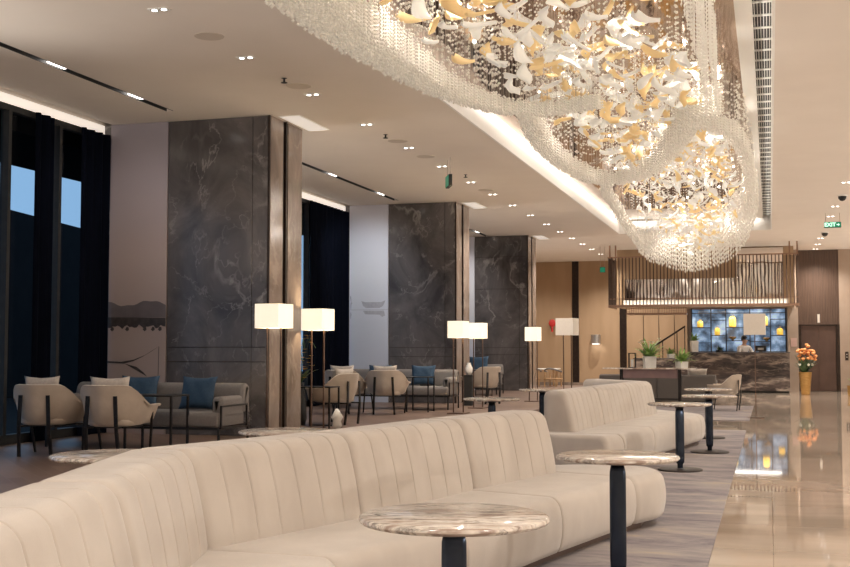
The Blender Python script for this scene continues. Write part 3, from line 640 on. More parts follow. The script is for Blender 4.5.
def pillow_mesh(name, m, parent, w=.45, h=.42, t=.13, off=(0, 0, 0)):
    b = MB(); n = 12; G = {}
    for side in (1, -1):
        for i in range(n + 1):
            for j in range(n + 1):
                u, v = i / n * 2 - 1, j / n * 2 - 1
                k = 1 - .10 * (1 - v * v) * abs(u) ** 3; q = 1 - .12 * (1 - u * u) * abs(v) ** 3
                bul = (max(0, 1 - u ** 4) * max(0, 1 - v ** 4)) ** .5
                x, z, y = u * w / 2 * k, (v * q + 1) * h / 2, side * t / 2 * bul + .006 * math.sin(9 * u + 5 * v)
                if (i in (0, n) or j in (0, n)) and side == -1: G[(side, i, j)] = G[(1, i, j)]
                else: G[(side, i, j)] = b.v((x + off[0], y + off[1], z + off[2]))
        for i in range(n):
            for j in range(n): b.f([G[(side, i, j)], G[(side, i + 1, j)], G[(side, i + 1, j + 1)], G[(side, i, j + 1)]])
    return b.build(name, m, parent, smooth=True)
ap = arm_proto()
AC = [(-7.83, 11.3, .14, 'beige armchair at far left in the dark, its back to the camera'),
      (-6.97, 11.3, .10, 'beige armchair second from left, back to the camera beside the marble table'),
      (-6.62, 17.15, 1.35, 'beige armchair with pillow just right of the nearest column, turned left'),
      (-7.55, 20.0, .05, 'beige armchair left of the pale boat mural, back half turned to the camera'),
      (-6.72, 20.0, .16, 'beige armchair below the pale boat mural, back to the camera'),
      (-5.95, 24.3, .9, 'beige armchair behind the pair of lit floor lamps at the middle column'),
      (-8.0, 17.4, -1.2, 'beige armchair with pale pillow beyond the first window bay'),
      ]
PIL = None
for i, (x, y, r, lab) in enumerate(AC[:6]):
    place(ap, i == 0, (x, y, PZ), r, lab)
def pillow(x, y, z, r, tilt, lab, m='fabric_pillow', grp='pale pillows in the armchairs', w=.45, h=.42):
    o = pillow_mesh('pillow', M[m], None, w, h); o.location = (x, y, z); o.rotation_euler = (tilt, 0, r)
    return tag(o, lab, 'pillow', grp)
for i, w in ((0, 'far left armchair'), (1, 'second armchair from the left'), (2, 'armchair just right of the nearest column'), (3, 'armchair left of the boat mural'), (4, 'armchair below the boat mural')):
    x, y, r, _ = AC[i]; d = -.10
    pillow(x - math.sin(r) * d, y + math.cos(r) * d, PZ + .475, r + (.12 if i % 2 else -.1), .16, 'pale square pillow leaning in the ' + w)

# ------------------------------------------------------------------ lounge sofas by the columns
def lounge_sofa(x, y, rz, lab, w=2.35):
    s = thing('lounge_sofa', lab, 'sofa', (x, y, PZ), rz, 'taupe lounge sofas by the columns')   # faces -Y, back at +Y
    h = w / 2
    f = MB()
    for sx in (-1, 1): f.bar((sx * (h - .02), .40, .26), (sx * (h - .02), -.38, .26), .03)
    f.bar((-h + .02, -.38, .26), (h - .02, -.38, .26), .03).bar((-h + .02, .40, .26), (h - .02, .40, .26), .03)
    f.build('frame', M['black_metal'], s)
    for sx in (-1, 1):
        for yy in (-.38, .40): MB().bar((sx * (h - .02), yy, .26), (sx * (h - .02), yy, 0), .026).build('leg', M['black_metal'], s)
        MB().bar((sx * (h + .01), -.38, .26), (sx * (h + .01), -.38, .53), .02).bar((sx * (h + .01), .30, .26), (sx * (h + .01), .30, .53), .02).bar((sx * (h + .01), -.38, .52), (sx * (h + .01), .30, .52), .02).build('arm_frame', M['black_metal'], s)
        cushion('armrest', M['fabric_lounge'], s, [(sx * (h - .13), -.36), (sx * (h - .13), .22)][::sx], [(sx * (h + .01), -.36), (sx * (h + .01), .22)][::sx], .42, .63, rf=.05, rr=.05, endr=.05)
    for k in range(2):
        a = -h + .02 + k * (h - .02); b2 = a + h - .02
        cushion('seat_cushion', M['fabric_lounge'], s, [(a, -.40), (b2, -.40)], [(a, .30), (b2, .30)], .28, .45, rf=.05, rr=.04, endr=.03, bulge=.01)
    for k in range(3):
        a = -h + k * w / 3; cushion('back_cushion', M['fabric_lounge'], s, [(a, .20), (a + w / 3, .20)], [(a, .42), (a + w / 3, .42)], .42, .77, rf=.07, rr=.06, endr=.05, lean=.06, bulge=.015)
    return s
lounge_sofa(-7.30, 12.55, 0, 'taupe lounge sofa with two blue cushions in front of the nearest column')
lounge_sofa(-7.15, 21.95, 0, 'taupe lounge sofa with two blue cushions in front of the middle column')
lounge_sofa(-7.75, 29.4, 0, 'taupe lounge sofa with one blue cushion in front of the farthest column', 2.0)
G2 = 'blue cushions on the lounge sofas'
pillow(-6.63, 12.52, PZ + .46, -.12, -.22, 'blue cushion at the right end of the sofa by the nearest column', 'fabric_blue', G2, .50, .41)
pillow(-7.45, 12.58, PZ + .46, .12, -.2, 'blue cushion in the middle of the sofa by the nearest column', 'fabric_blue', G2, .50, .41)
pillow(-6.62, 21.95, PZ + .46, .1, -.22, 'blue cushion toward the right of the sofa by the middle column', 'fabric_blue', G2, .50, .41)
pillow(-7.55, 21.95, PZ + .46, -.1, -.2, 'blue cushion left of centre on the sofa by the middle column', 'fabric_blue', G2, .50, .41)
pillow(-7.35, 29.35, PZ + .46, .1, -.2, 'blue cushion on the sofa by the farthest column', 'fabric_blue', G2, .56, .54)
# dark frame tables
def frame_table(x, y, lab, w=.62, d=.42, h=.66, rz=0):
    t = thing('frame_table', lab, 'table', (x, y, PZ), rz, 'thin dark side tables in the lounge')
    MB().box(-w / 2, w / 2, -d / 2, d / 2, h - .018, h).build('tabletop', M['black_metal'], t, bev=.003)
    for sx in (-1, 1):
        for sy in (-1, 1): MB().bar((sx * (w / 2 - .015), sy * (d / 2 - .015), 0), (sx * (w / 2 - .015), sy * (d / 2 - .015), h - .018), .024).build('leg', M['black_metal'], t)
    MB().bar((-w / 2 + .015, d / 2 - .015, .02), (w / 2 - .015, d / 2 - .015, .02), .02).build('stretcher', M['black_metal'], t)
frame_table(-6.83, 11.95, 'thin dark side table between the armchairs and the sofa at left')
frame_table(-6.35, 20.9, 'thin dark side table in front of the sofa by the middle column', w=.45)
frame_table(-6.55, 16.3, 'dark frame table right of the nearest column behind the floor lamp', w=.5, h=.62)
frame_table(-6.9, 28.0, 'thin dark side table in front of the sofa by the farthest column', w=.45)

# ------------------------------------------------------------------ floor lamps
def floor_lamp(x, y, zb, lab, lit=True, s=.30, h=.31, rz=.0, z0=PZ, poles=2):
    t = thing('floor_lamp', lab, 'floor lamp', (x, y, z0), rz, 'lit floor lamps with square shades' if lit else 'unlit floor lamps with square shades')
    zb -= z0
    b = MB(); q = s / 2; th = .006
    b.box(-q, q, -q, -q + th, zb, zb + h).box(-q, q, q - th, q, zb, zb + h).box(-q, -q + th, -q + th, q - th, zb, zb + h).box(q - th, q, -q + th, q - th, zb, zb + h)
    sh = b.build('lamp_shade', M['shade_lit'] if lit else M['shade_unlit'], t)
    MB().box(-q + .01, q - .01, -.008, .008, zb + .03, zb + .04).box(-.008, .008, -q + .01, q - .01, zb + .03, zb + .04).build('shade_carrier', M['lamp_bronze'], sh)
    if lit: MB().ball((0, 0, zb + h * .5), .04).build('bulb', M['bulb'], sh, smooth=True)
    px = [(-.0, 0)] if poles == 1 else [(-.085, -.03), (.085, .03)]
    for p in px: MB().bar((p[0], p[1], .015), (p[0], p[1], zb + .05), .018).build('pole', M['lamp_bronze'], t)
    MB().box(-.16, .16, -.16, .16, 0, .018).build('base', M['lamp_bronze'], t, bev=.003)
    if lit:
        l = bpy.data.lights.new('lamp_light', 'POINT'); l.energy = 34; l.color = (1, .78, .5); l.shadow_soft_size = .06
        o = bpy.data.objects.new('lamp_light', l); COL.objects.link(o); o.parent = t; o.location = (0, 0, zb + h * .5)
R_ = .10
floor_lamp(-6.12, 13.65, 1.655, 'leftmost lit floor lamp, in front of the nearest column', rz=-.15, s=.355)
floor_lamp(-6.28, 15.55, 1.655, 'lit floor lamp second from left, just right of the nearest column', rz=-.15, s=.35)
floor_lamp(-5.50, 20.5, 1.585, 'lit floor lamp in front of the middle column, left of a close pair', rz=-.15, s=.30)
floor_lamp(-5.60, 22.4, 1.59, 'lit floor lamp just right of the middle column, right of a close pair', rz=-.15, s=.29)
floor_lamp(-5.12, 25.6, 1.56, 'lit floor lamp at the right edge of the farthest column', rz=-.15, s=.29)
floor_lamp(-4.58, 27.0, 1.70, 'unlit cream shaded floor lamp in front of the far beige wall', False, s=.43, h=.40, rz=-.16, z0=0)
floor_lamp(-.29, 24.1, 1.665, 'unlit cream shaded floor lamp standing before the bar counter', False, s=.42, h=.42, rz=-.01, z0=0, poles=1)

# ------------------------------------------------------------------ grey sofa, console, plants
gs = thing('grey_sofa', 'long dark grey sofa seen from behind near the bar', 'sofa', (-2.7, 29.4, 0)); og = gs.location
for a, b in ((-4.12, -2.7), (-2.7, -1.28)): cushion('backrest', M['fabric_grey'], gs, [(b, 29.25), (a, 29.25)], [(b, 29.0), (a, 29.0)], .1, .74, rf=.04, rr=.04, endr=.03, off=og)
for a, b in ((-3.92, -2.7), (-2.7, -1.48)): cushion('seat_cushion', M['fabric_grey'], gs, [(b, 30.0), (a, 30.0)], [(b, 29.26), (a, 29.26)], .1, .44, rf=.05, rr=.03, endr=.03, off=og)
for a in (-4.12, -1.48): cushion('armrest', M['fabric_grey'], gs, [(a + .2, 30.0), (a + .2, 29.26)], [(a, 30.0), (a, 29.26)], .1, .60, rf=.04, rr=.04, endr=.03, off=og)
MB(og).box(-4.0, -1.4, 29.1, 29.9, 0, .1).build('plinth', M['black'], gs)
pillow(-1.75, 29.42, .63, .1, .5, 'grey cushion lying on top of the dark grey sofa near the bar', 'fabric_pillow', None, .5, .3)
co = thing('console_table', 'long marble topped console table behind the grey sofa, holding plants', 'console table', (-2.72, 27.5, 0)); off = co.location
MB(off).box(-3.80, -1.64, 27.25, 27.75, .905, .935).build('tabletop', M['table_stone'], co, bev=.005)
MB(off).box(-3.32, -2.06, 27.30, 27.70, .70, .904).build('apron', M['wine_wood'], co, bev=.004)
for x in (-3.37, -2.03):
    for y in (27.3, 27.7): MB(off).bar((x, y, 0.012), (x, y, .904), .045).build('leg', M['black_metal'], co)
MB(off).bar((-3.37, 27.7, .2), (-2.03, 27.7, .2), .03).build('stretcher', M['black_metal'], co)

def blade(b, base, az, el, L, w, droop):
    n = 5; c = Vector(base); R1_, R2_ = [], []
    side = Vector((-math.sin(az), math.cos(az), 0))
    for i in range(n + 1):
        t = i / n; e = el - droop * t
        ww = w * math.sin(PI * min(1, .12 + t * .88)) + .001
        up = Vector((-math.cos(az) * math.sin(e), -math.sin(az) * math.sin(e), math.cos(e)))
        R1_.append([c - side * ww, c + up * .0 , c + side * ww]); c = c + Vector((math.cos(az) * math.cos(e), math.sin(az) * math.cos(e), math.sin(e))) * (L / n)
    V = [[b.v(p) for p in r] for r in R1_]
    for i in range(n):
        for j in range(2): b.f([V[i][j], V[i][j + 1], V[i + 1][j + 1], V[i + 1][j]])
def plant(x, y, z, lab, ps=.2, ph=.2, H=.3, nl=34, flowers=0, lm='leafgreen', pot='white_pot', grp=None):
    t = thing('potted_plant', lab, 'potted plant', (x, y, z), random.random(), grp)
    q = ps / 2; R = [[(sx * q * k, sy * q * k, zz) for sx, sy in ((-1, -1), (1, -1), (1, 1), (-1, 1))] for k, zz in ((.92, 0), (1, ph), (.9, ph), (.88, ph - .02))]
    MB().rings(R).build('pot', M[pot], t, bev=.004)
    b = MB()
    for i in range(nl):
        a = random.uniform(0, 2 * PI); e = random.uniform(.35, 1.4); blade(b, (random.uniform(-q, q) * .4, random.uniform(-q, q) * .4, ph - .03), a, e, H * random.uniform(.7, 1.1), H * .085, random.uniform(.4, 1.3))
    b.build('foliage', M[lm], t, smooth=True)
    for i in range(flowers):
        f = MB(); a = 2 * PI * i / flowers + .4; r = H * .45; c = (math.cos(a) * r, math.sin(a) * r, ph + H * random.uniform(.45, .8))
        f.tube([(0, 0, ph - .03), (c[0] * .6, c[1] * .6, c[2] * .8), c], .004, 5)
        for k in range(5): blade(f, c, a + k * 1.25, .6, .07, .02, .6)
        f.build('flower', M['flower_white'], t, smooth=True)
    return t
plant(-2.72, 27.5, .935, 'large leafy plant with white flowers in a square white pot on the console table', .27, .27, .52, 46, 7)
plant(-1.98, 27.5, .935, 'smaller leafy plant in a square white pot at the right of the console table', .22, .15, .40, 40)
lt = thing('table_lantern', 'black framed glass lantern at the left of the console table', 'lantern', (-3.13, 27.55, .935))
for sx in (-1, 1):
    for sy in (-1, 1): MB().bar((sx * .075, sy * .075, 0), (sx * .075, sy * .075, .34), .018).build('frame_post', M['black_metal'], lt)
MB().box(-.085, .085, -.085, .085, 0, .015).box(-.085, .085, -.085, .085, .33, .35).build('frame_plate', M['black_metal'], lt)
MB().lathe([(.035, .016), (.035, .2)], seg=14).build('candle', M['white_pot'], lt)
# tub chair near the bar
tc = place(ap, False, (-1.0, 26.6, .012), 1.45, 'pale tub armchair facing left near the bar, behind the farthest side tables'); tc['group'] = 'curved beige armchairs'
# restaurant table and chairs
rt = thing('dining_table', 'small white topped dining table by the far beige wall', 'table', (-6.9, 36.3, 0))
MB().box(-.75, .45, -.4, .4, .72, .75).build('tabletop', M['white_pot'], rt, bev=.005)
for sx in (-.65, .35):
    for sy in (-.3, .3): MB().bar((sx, sy, 0), (sx, sy, .72), .045).build('leg', M['wood_tan'], rt)
def dining_chair(x, y, r, lab):
    t = thing('dining_chair', lab, 'chair', (x, y, 0), r, 'dining chairs by the far wall')
    MB().box(-.23, .23, -.22, .22, .42, .46).build('seat', M['wood_tan'], t, bev=.012)
    for sx in (-1, 1):
        for sy in (-1, 1): MB().bar((sx * .2, sy * .19, 0), (sx * .19, sy * .18, .64 if True else .45), .032).build('leg', M['wood_tan'], t)
    pts = [(.27 * math.sin(a), -.24 * math.cos(a) + .02, .66 + .10 * math.cos(a / 2) ** 6) for a in [(-1.9 + 3.8 * k / 18) for k in range(19)]]
    MB().tube(pts, .026, 8).build('backrest', M['fabric_lounge'], t, smooth=True)
dining_chair(-7.15, 35.65, .2, 'pale wooden dining chair at the left, by the far dining table'); dining_chair(-6.5, 35.6, -.3, 'pale wooden dining chair at the right, by the far dining table')

# ------------------------------------------------------------------ small things near the columns
pd = thing('pedestal', 'black square pedestal beside the middle column holding a white vase', 'pedestal', (-6.12, 24.0, PZ))
pd.location = (-6.05, 23.4, PZ); MB().box(-.085, .085, -.085, .085, 0, .62).build('body', M['black'], pd, bev=.004); MB().box(-.095, .095, -.095, .095, .62, .635).build('top_plate', M['black_metal'], pd)
tag(MB((-6.05, 23.4, PZ + .635)).lathe([(.045, PZ + .635), (.075, PZ + .70), (.08, PZ + .78), (.05, PZ + .84), (.035, PZ + .87), (.045, PZ + .89)], (-6.05, 23.4), 20).build('vase', M['white_pot'], smooth=True), 'small white vase on the black pedestal by the middle column', 'vase')
fl = thing('flower_stand', 'yellow orchid spray in a dark vase just right of the nearest column', 'flowers', (-7.05, 16.75, PZ))
MB().lathe([(.07, 0), (.10, .1), (.09, .4), (.05, .6), (.06, .66)], seg=18).build('vase', M['black'], fl, smooth=True)
b = MB()
for k in range(6): b.tube([(0, 0, .6), (.04 * math.sin(k), .04 * math.cos(k * 2), 1.0), (.14 * math.sin(k * 1.7), .1 * math.cos(k), 1.35), (.22 * math.sin(k * 1.7), .15 * math.cos(k), 1.2)], .006, 5)
for k in range(10): blade(b, (0, 0, .64), k * .7, 1.0, .4, .03, .9)
b.build('stem', M['leafdark'], fl)
for k in range(34):
    a = random.uniform(0, 6.3); r = random.uniform(.03, .20); z = random.uniform(.72, 1.42)
    f = MB(); c = (r * math.cos(a), r * math.sin(a), z)
    for q in range(5): blade(f, c, q * 1.256, .3, .055, .024, .5)
    f.build('blossom', M['flower_yellow'], fl, smooth=True)
tag(MB((-6.15, 16.0, PZ)).lathe([(.04, PZ), (.075, PZ + .05), (.06, PZ + .12), (.09, PZ + .18), (.05, PZ + .25), (.02, PZ + .3)], (-6.15, 16.0), 16).build('ornament', M['white_pot'], smooth=True), 'small cream ornament on the floor right of the nearest column', 'ornament')
# gold vase with orange flowers
gv = thing('flower_vase', 'tall gold vase of orange flowers beside the lift', 'vase of flowers', (1.0, 36.4, 0))
MB().lathe([(.12, 0), (.13, .01), (.155, .3), (.19, .64), (.195, .68), (.175, .68), (.16, .6)], seg=32).build('vase', M['gold'], gv, smooth=True, auto=.8)
b = MB()
for k in range(46): blade(b, (random.uniform(-.08, .08), random.uniform(-.08, .08), .62), random.uniform(0, 6.3), random.uniform(.7, 1.5), random.uniform(.4, .7), .035, random.uniform(.2, .9))
b.build('foliage', M['leafdark'], gv, smooth=True)
for k in range(44):
    a = random.uniform(0, 6.3); r = .27 * math.sqrt(random.random()); z = 1.02 + .46 * random.random() * (1.2 - r * 2)
    f = MB(); f.ball((r * math.cos(a) + .05, r * math.sin(a), z), .055, 10, .7)
    for q in range(6): blade(f, (r * math.cos(a) + .05, r * math.sin(a), z - .02), q * 1.05, .5, .09, .035, .4)
    f.build('blossom', M['flower_orange'], gv, smooth=True)
for k in range(5):
    f = MB(); a = k * 1.3; f.ball((.2 * math.cos(a), .2 * math.sin(a), .9), .04, 8); f.build('white_blossom', M['flower_white'], gv, smooth=True)
plant(2.36, 36.0, 0, 'green floor plant at the far right edge in front of the taupe wall', .3, .3, .35, 30, 0, 'leafgreen', 'gold')
# wall light + red tassel
sc1 = thing('wall_sconce', 'short silver cylinder wall light on the far beige wall', 'wall light', (-6.09, FY - .02, 1.55))
MB().lathe([(.165, 0), (.18, .01), (.18, .33), (.165, .34)], (0, -.21), 28).build('cylinder_shade', M['silver'], sc1, smooth=True, auto=.7)
MB().box(-.05, .05, -.05, -.0, .1, .24).build('wall_bracket', M['silver'], sc1)
MB().lathe([(.14, -.006), (.14, -.001)], (0, -.21), 20).build('lens', M['lens'], sc1)
rk = thing('wall_ornament', 'red round hanging ornament with tassel on the far beige wall', 'ornament', (-7.72, FY - .1, 2.0))
MB().ball((0, 0, .32), .13, 16, 1.1, 1, .35).build('medallion', M['red'], rk, smooth=True)
MB().lathe([(.02, .18), (.035, .15), (.045, -.0)], seg=12).build('tassel', M['red'], rk)

# ------------------------------------------------------------------ bar
bc = thing('bar_counter', 'long dark veined marble bar counter below the bronze rod screen', 'bar counter', (-1.8, 37.8, 0)); off = bc.location
MB(off).box(-2.45, .58, 37.5, 37.62, .06, 1.24).box(.46, .58, 37.62, 39.0, .06, 1.24).build('front_panel', M['counter_stone'], bc, bev=.005)
MB(off).box(-2.47, .60, 37.46, 38.05, 1.24, 1.275).build('countertop', M['stone'], bc, bev=.005)
MB(off).box(-2.40, .55, 37.55, 37.62, 0, .06).build('toe_kick', M['black'], bc)
b2_ = thing('reception_desk', 'lower dark marble desk left of the bar counter, behind the plants', 'desk', (-3.3, 37.3, 0)); off = b2_.location
MB(off).box(-4.15, -2.5, 37.1, 37.22, 0, 1.05).build('front_panel', M['counter_stone'], b2_, bev=.005)
MB(off).box(-4.18, -2.49, 37.06, 37.6, 1.05, 1.08).build('desktop', M['stone'], b2_, bev=.004)
MB(off).box(-4.15, -4.05, 37.22, 37.6, 0, 1.05).build('side_panel', M['counter_stone'], b2_)
plant(-2.32, 37.8, 1.275, 'bushy plant in a tall pale pot at the left end of the bar counter', .22, .36, .36, 30)
plant(-3.03, 37.35, 1.08, 'small plant on the desk left of the bar, behind the large plant', .2, .13, .34, 26)
plant(-1.55, 37.85, 1.275, 'small dark plant on the bar counter left of the barman', .16, .06, .24, 20, 0, 'leafdark', 'black')
sr = thing('stair_rail', 'dark sloping stair handrail left of the bar shelves', 'handrail', (-3.7, 39.0, 0)); off = sr.location
MB(off).tube([(-3.95, 39.0, 1.3), (-2.68, 39.0, 2.12)], .03, 8).build('handrail', M['dark_trim'], sr)
for x in (-3.9, -3.42, -2.95, -2.7): MB(off).bar((x, 39.0, 0), (x, 39.0, 1.3 + (x + 3.95) * .646), .03).build('post', M['dark_trim'], sr)
# back bar shelves
bs = thing('bar_shelving', 'black metal back bar shelving on glass painted with blue reflections behind the counter', 'shelving', (-1.0, 39.3, 0)); off = bs.location
MB(off).box(-2.48, .50, 39.36, 39.40, .9, 2.70).build('glass_back', M['painted_reflection'], bs)
for x in (-2.48, -1.86, -1.38, -.62, .02, .5): MB(off).box(x - .015, x + .015, 39.12, 39.35, .9, 2.70).build('upright', M['black_metal'], bs)
for z, a, c in ((2.70, -2.48, .5), (2.56, -2.48, .5), (2.08, -2.48, -1.86), (1.82, -1.86, -1.38), (2.08, -1.38, -.62), (1.65, -1.38, -.62), (2.12, -.62, .02), (1.62, -.62, .02), (1.82, .02, .5), (2.35, .02, .5), (1.58, -2.48, -1.86), (2.33, -1.86, -1.38), (1.30, -2.48, .5)):
    MB(off).box(a + .015, c - .015, 39.12, 39.35, z - .022, z).build('shelf', M['black_metal'] if z < 2.6 else M['bronze'], bs)
def lantern(x, z, h, r, lab):
    t = thing('amber_lantern', lab, 'lantern', (x, 39.22, z), 0, 'amber lanterns on the back bar')
    gb_ = MB().lathe([(r * .8, .01), (r, .03), (r, h * .7), (r * .75, h * .84), (r * .4, h * .9)], seg=20).build('glass_body', M['lantern'], t, smooth=True, auto=.8)
    MB().lathe([(r * .85, 0), (r * .85, .012)], seg=20).lathe([(r * .42, h * .88), (r * .42, h * .94)], seg=14).build('brass_fitting', M['gold'], gb_)
    MB().tube([(-r * .35, 0, h * .93), (-r * .3, 0, h * 1.03), (0, 0, h * 1.08), (r * .3, 0, h * 1.03), (r * .35, 0, h * .93)], .007, 6).build('handle', M['gold'], gb_)
lantern(-2.21, 2.08, .25, .10, 'amber lantern at the top left shelf of the back bar')
lantern(-1.66, 1.82, .28, .09, 'amber lantern second from left, on a lower shelf of the back bar')
lantern(-1.17, 2.08, .40, .115, 'tallest amber lantern, third from left on the back bar')
lantern(-.16, 2.12, .36, .11, 'amber lantern half hidden behind the unlit lampshade before the bar')
lantern(.32, 1.82, .25, .10, 'amber lantern at the right end of the back bar')
for x, z, lab in ((-1.17, 1.65, 'gold bowl on the shelf below the tallest amber lantern'), (-.1, 1.62, 'gold bowl on the shelf right of the barman')):
    o = MB((x, 39.22, z)).lathe([(.05, z), (.03, z + .02), (.10, z + .07), (.125, z + .12), (.11, z + .12), (.06, z + .06)], (x, 39.22), 20).build('bowl', M['gold'], smooth=True); tag(o, lab, 'bowl', 'gold bowls on the back bar')
mn = thing('till_monitor', 'black till monitor on the bar counter right of the barman', 'monitor', (-.28, 37.8, 1.275))
MB().box(-.17, .17, -.015, .015, .03, .20).build('screen', M['black'], mn, bev=.004); MB().box(-.05, .05, -.06, .06, 0, .03).build('stand', M['black'], mn)
MB().box(-.09, .09, -.02, -.016, .06, .13).build('label_plate', M['paper'], mn)
# barman
pe = thing('person', 'dark haired person in a white shirt standing behind the bar counter, looking right', 'person', (-.80, 38.45, 0), .6)
def skin_mesh(name, m, parent, verts, edges, rad, root=0, lv=2):
    me = bpy.data.meshes.new(name); me.from_pydata(verts, edges, []); me.materials.append(m)
    o = bpy.data.objects.new(name, me); COL.objects.link(o); o.parent = parent
    sk = o.modifiers.new('skin', 'SKIN'); sk.use_smooth_shade = True
    bpy.context.view_layer.objects.active = o
    if not me.skin_vertices: me.attributes.new
    for i, r in enumerate(rad):
        d = me.skin_vertices[0].data[i]; d.radius = (r if isinstance(r, tuple) else (r, r)); d.use_root = (i == root)
    sub = o.modifiers.new('sub', 'SUBSURF'); sub.levels = lv; sub.render_levels = lv
    return o
V = [(0, 0, .95), (0, 0, 1.12), (0, .0, 1.32), (0, 0, 1.44), (0.01, 0, 1.52), (.02, -.01, 1.60), (.025, -.015, 1.69),
     (-.19, 0, 1.41), (-.24, -.08, 1.20), (-.14, -.30, 1.17), (.19, 0, 1.41), (.26, -.10, 1.21), (.22, -.34, 1.20),
     (-.09, 0, .88), (-.10, .02, .48), (-.10, .04, .08), (.09, 0, .88), (.10, .02, .48), (.10, .04, .08), (-.11, -.38, 1.175), (.21, -.42, 1.205), (-.10, -.07, .045), (.10, -.07, .045)]
Ed = [(0, 1), (1, 2), (2, 3), (3, 4), (4, 5), (5, 6), (3, 7), (7, 8), (8, 9), (3, 10), (10, 11), (11, 12), (0, 13), (13, 14), (14, 15), (0, 16), (16, 17), (17, 18), (9, 19), (12, 20), (15, 21), (18, 22)]
Rd = [(.15, .10), (.13, .09), (.15, .10), (.08, .07), .05, (.075, .09), (.07, .085), .06, .042, .03, .06, .042, .03, .085, .06, .04, .085, .06, .04, .03, .03, .035, .035]
try:
    for nm, m_, k in (('body', M['skin'], 1.0),):
        me = bpy.data.meshes.new(nm); bmx = bmesh.new(); lay = bmx.verts.layers.skin.verify()
        vs = [bmx.verts.new(v) for v in V]
        for a, b in Ed: bmx.edges.new((vs[a], vs[b]))
        for i, v in enumerate(vs):
            r = Rd[i]; v[lay].radius = (r if isinstance(r, tuple) else (r, r)); v[lay].use_root = (i == 0)
        bmx.to_mesh(me); bmx.free(); me.materials.append(m_)
        o = bpy.data.objects.new(nm, me); COL.objects.link(o); o.parent = pe
        sk = o.modifiers.new('skin', 'SKIN'); sk.use_smooth_shade = True; su = o.modifiers.new('sub', 'SUBSURF'); su.levels = 2; su.render_levels = 2
    # shirt: torso and sleeves, a little wider than the body
    idx = [0, 1, 2, 3, 7, 8, 9, 10, 11, 12]; mp_ = {a: i for i, a in enumerate(idx)}
    me = bpy.data.meshes.new('shirt'); bmx = bmesh.new(); lay = bmx.verts.layers.skin.verify()
    vs = [bmx.verts.new(V[a] if a != 3 else (0, 0, 1.43)) for a in idx]
    for a, b in Ed:
        if a in mp_ and b in mp_: bmx.edges.new((vs[mp_[a]], vs[mp_[b]]))
    for i, v in enumerate(vs):
        r = Rd[idx[i]]; r = r if isinstance(r, tuple) else (r, r); v[lay].radius = (r[0] + .022, r[1] + .022); v[lay].use_root = (i == 0)
    bmx.to_mesh(me); bmx.free(); me.materials.append(M['shirt'])
    o = bpy.data.objects.new('shirt', me); COL.objects.link(o); o.parent = pe
    sk = o.modifiers.new('skin', 'SKIN'); sk.use_smooth_shade = True; su = o.modifiers.new('sub', 'SUBSURF'); su.levels = 2; su.render_levels = 2
except Exception as ex: print('PERSON', ex)
h = MB(); h.ball((.015, .012, 1.705), .108, 16, 1.05, .9, 1.0); hb = h.bm
for v in list(hb.verts):
    if v.co.z < 1.665 and v.co.y < .02: hb.verts.remove(v)
    elif v.co.z < 1.62: hb.verts.remove(v)
h.build('hair', M['hair'], pe, smooth=True)
for k in (-1, 1): MB().ball((.045 + k * .033, -.093, 1.665), .011, 8).build('eye', M['hair'], pe)
MB().ball((.05, -.11, 1.64), .014, 8, 1.4).build('nose', M['skin'], pe, smooth=True)
MB().box(.022, .072, -.105, -.095, 1.598, 1.608).build('mouth', mat('lips', (.4, .17, .14), .6), pe)

# bronze rod screen hanging above the bar
rs = thing('rod_screen', 'hanging bronze rod screen above the bar with lit ledge', 'screen', (-2.0, 36.9, 2.7)); off = rs.location
XA, XB, YA, YB = -4.82, .86, 36.0, 37.74; Z0, Z1 = 2.71, 4.24
MB(off).box(XA, XB, YA - .02, YA + .04, Z1 - .04, Z1).box(XA, XA + .05, YA + .04, YB, Z1 - .04, Z1).box(XB - .05, XB, YA + .04, YB, Z1 - .04, Z1).build('top_rail', M['bronze'], rs)
MB(off).box(XA, XB, YA - .02, YA + .06, Z0 - .05, Z0 + .03).box(XA, XA + .06, YA + .06, YB, Z0 - .05, Z0 + .03).box(XB - .06, XB, YA + .06, YB, Z0 - .05, Z0 + .03).build('bottom_rail', M['bronze'], rs)
MB(off).box(XA + .06, XB - .06, YA + .06, YB, Z0 + .0, Z0 + .02).build('ledge', M['cream_wall'], rs)
MB(off).box(XA, XB, YA + .0, YA + .02, Z0 + .20, Z0 + .225).build('middle_rail', M['bronze'], rs)
n = 54
for i in range(n):
    x = XA + .03 + (XB - XA - .06) * i / (n - 1); MB(off).box(x - .015, x + .015, YA - .012, YA + .02, Z0 + .03, Z1 - .04).build('rod', M['rod'], rs)
for i in range(1, 13):
    for X in (XA + .02, XB - .045): y = YA + .02 + i * .13; MB(off).box(X, X + .03, y, y + .03, Z0 + .03, Z1 - .04).build('side_rod', M['rod'], rs)
for X in (XA + .04, XA + .22, XB - .28, XB - .06): MB(off).box(X, X + .045, YA + .03, YA + .09, Z1, CZ).build('hanger', M['bronze'], rs)
MB(off).box(XA + .3, XB - .3, YB - .22, YB - .1, Z0 + .03, Z0 + .23).build('lit_ledge', mat('lit_ledge_diffuser', (.9, .84, .74), .6, emit=(1, .87, .68), es=.12), rs)
# lower slatted soffit
ls = thing('slatted_soffit', 'lower bronze slatted strip under the rod screen at left', 'screen', (-3.3, 37.3, 2.45)); off = ls.location
MB(off).box(-4.4, -2.5, 37.1, 37.7, 2.46, 2.49).build('frame', M['bronze'], ls)
MB(off).box(-4.4, -2.5, 37.1, 37.13, 2.49, 2.52).build('rail', M['bronze'], ls)
for i in range(26): x = -4.38 + i * .074; MB(off).box(x, x + .022, 37.08, 37.1, 2.46, 2.68).build('slat', M['bronze'], ls)
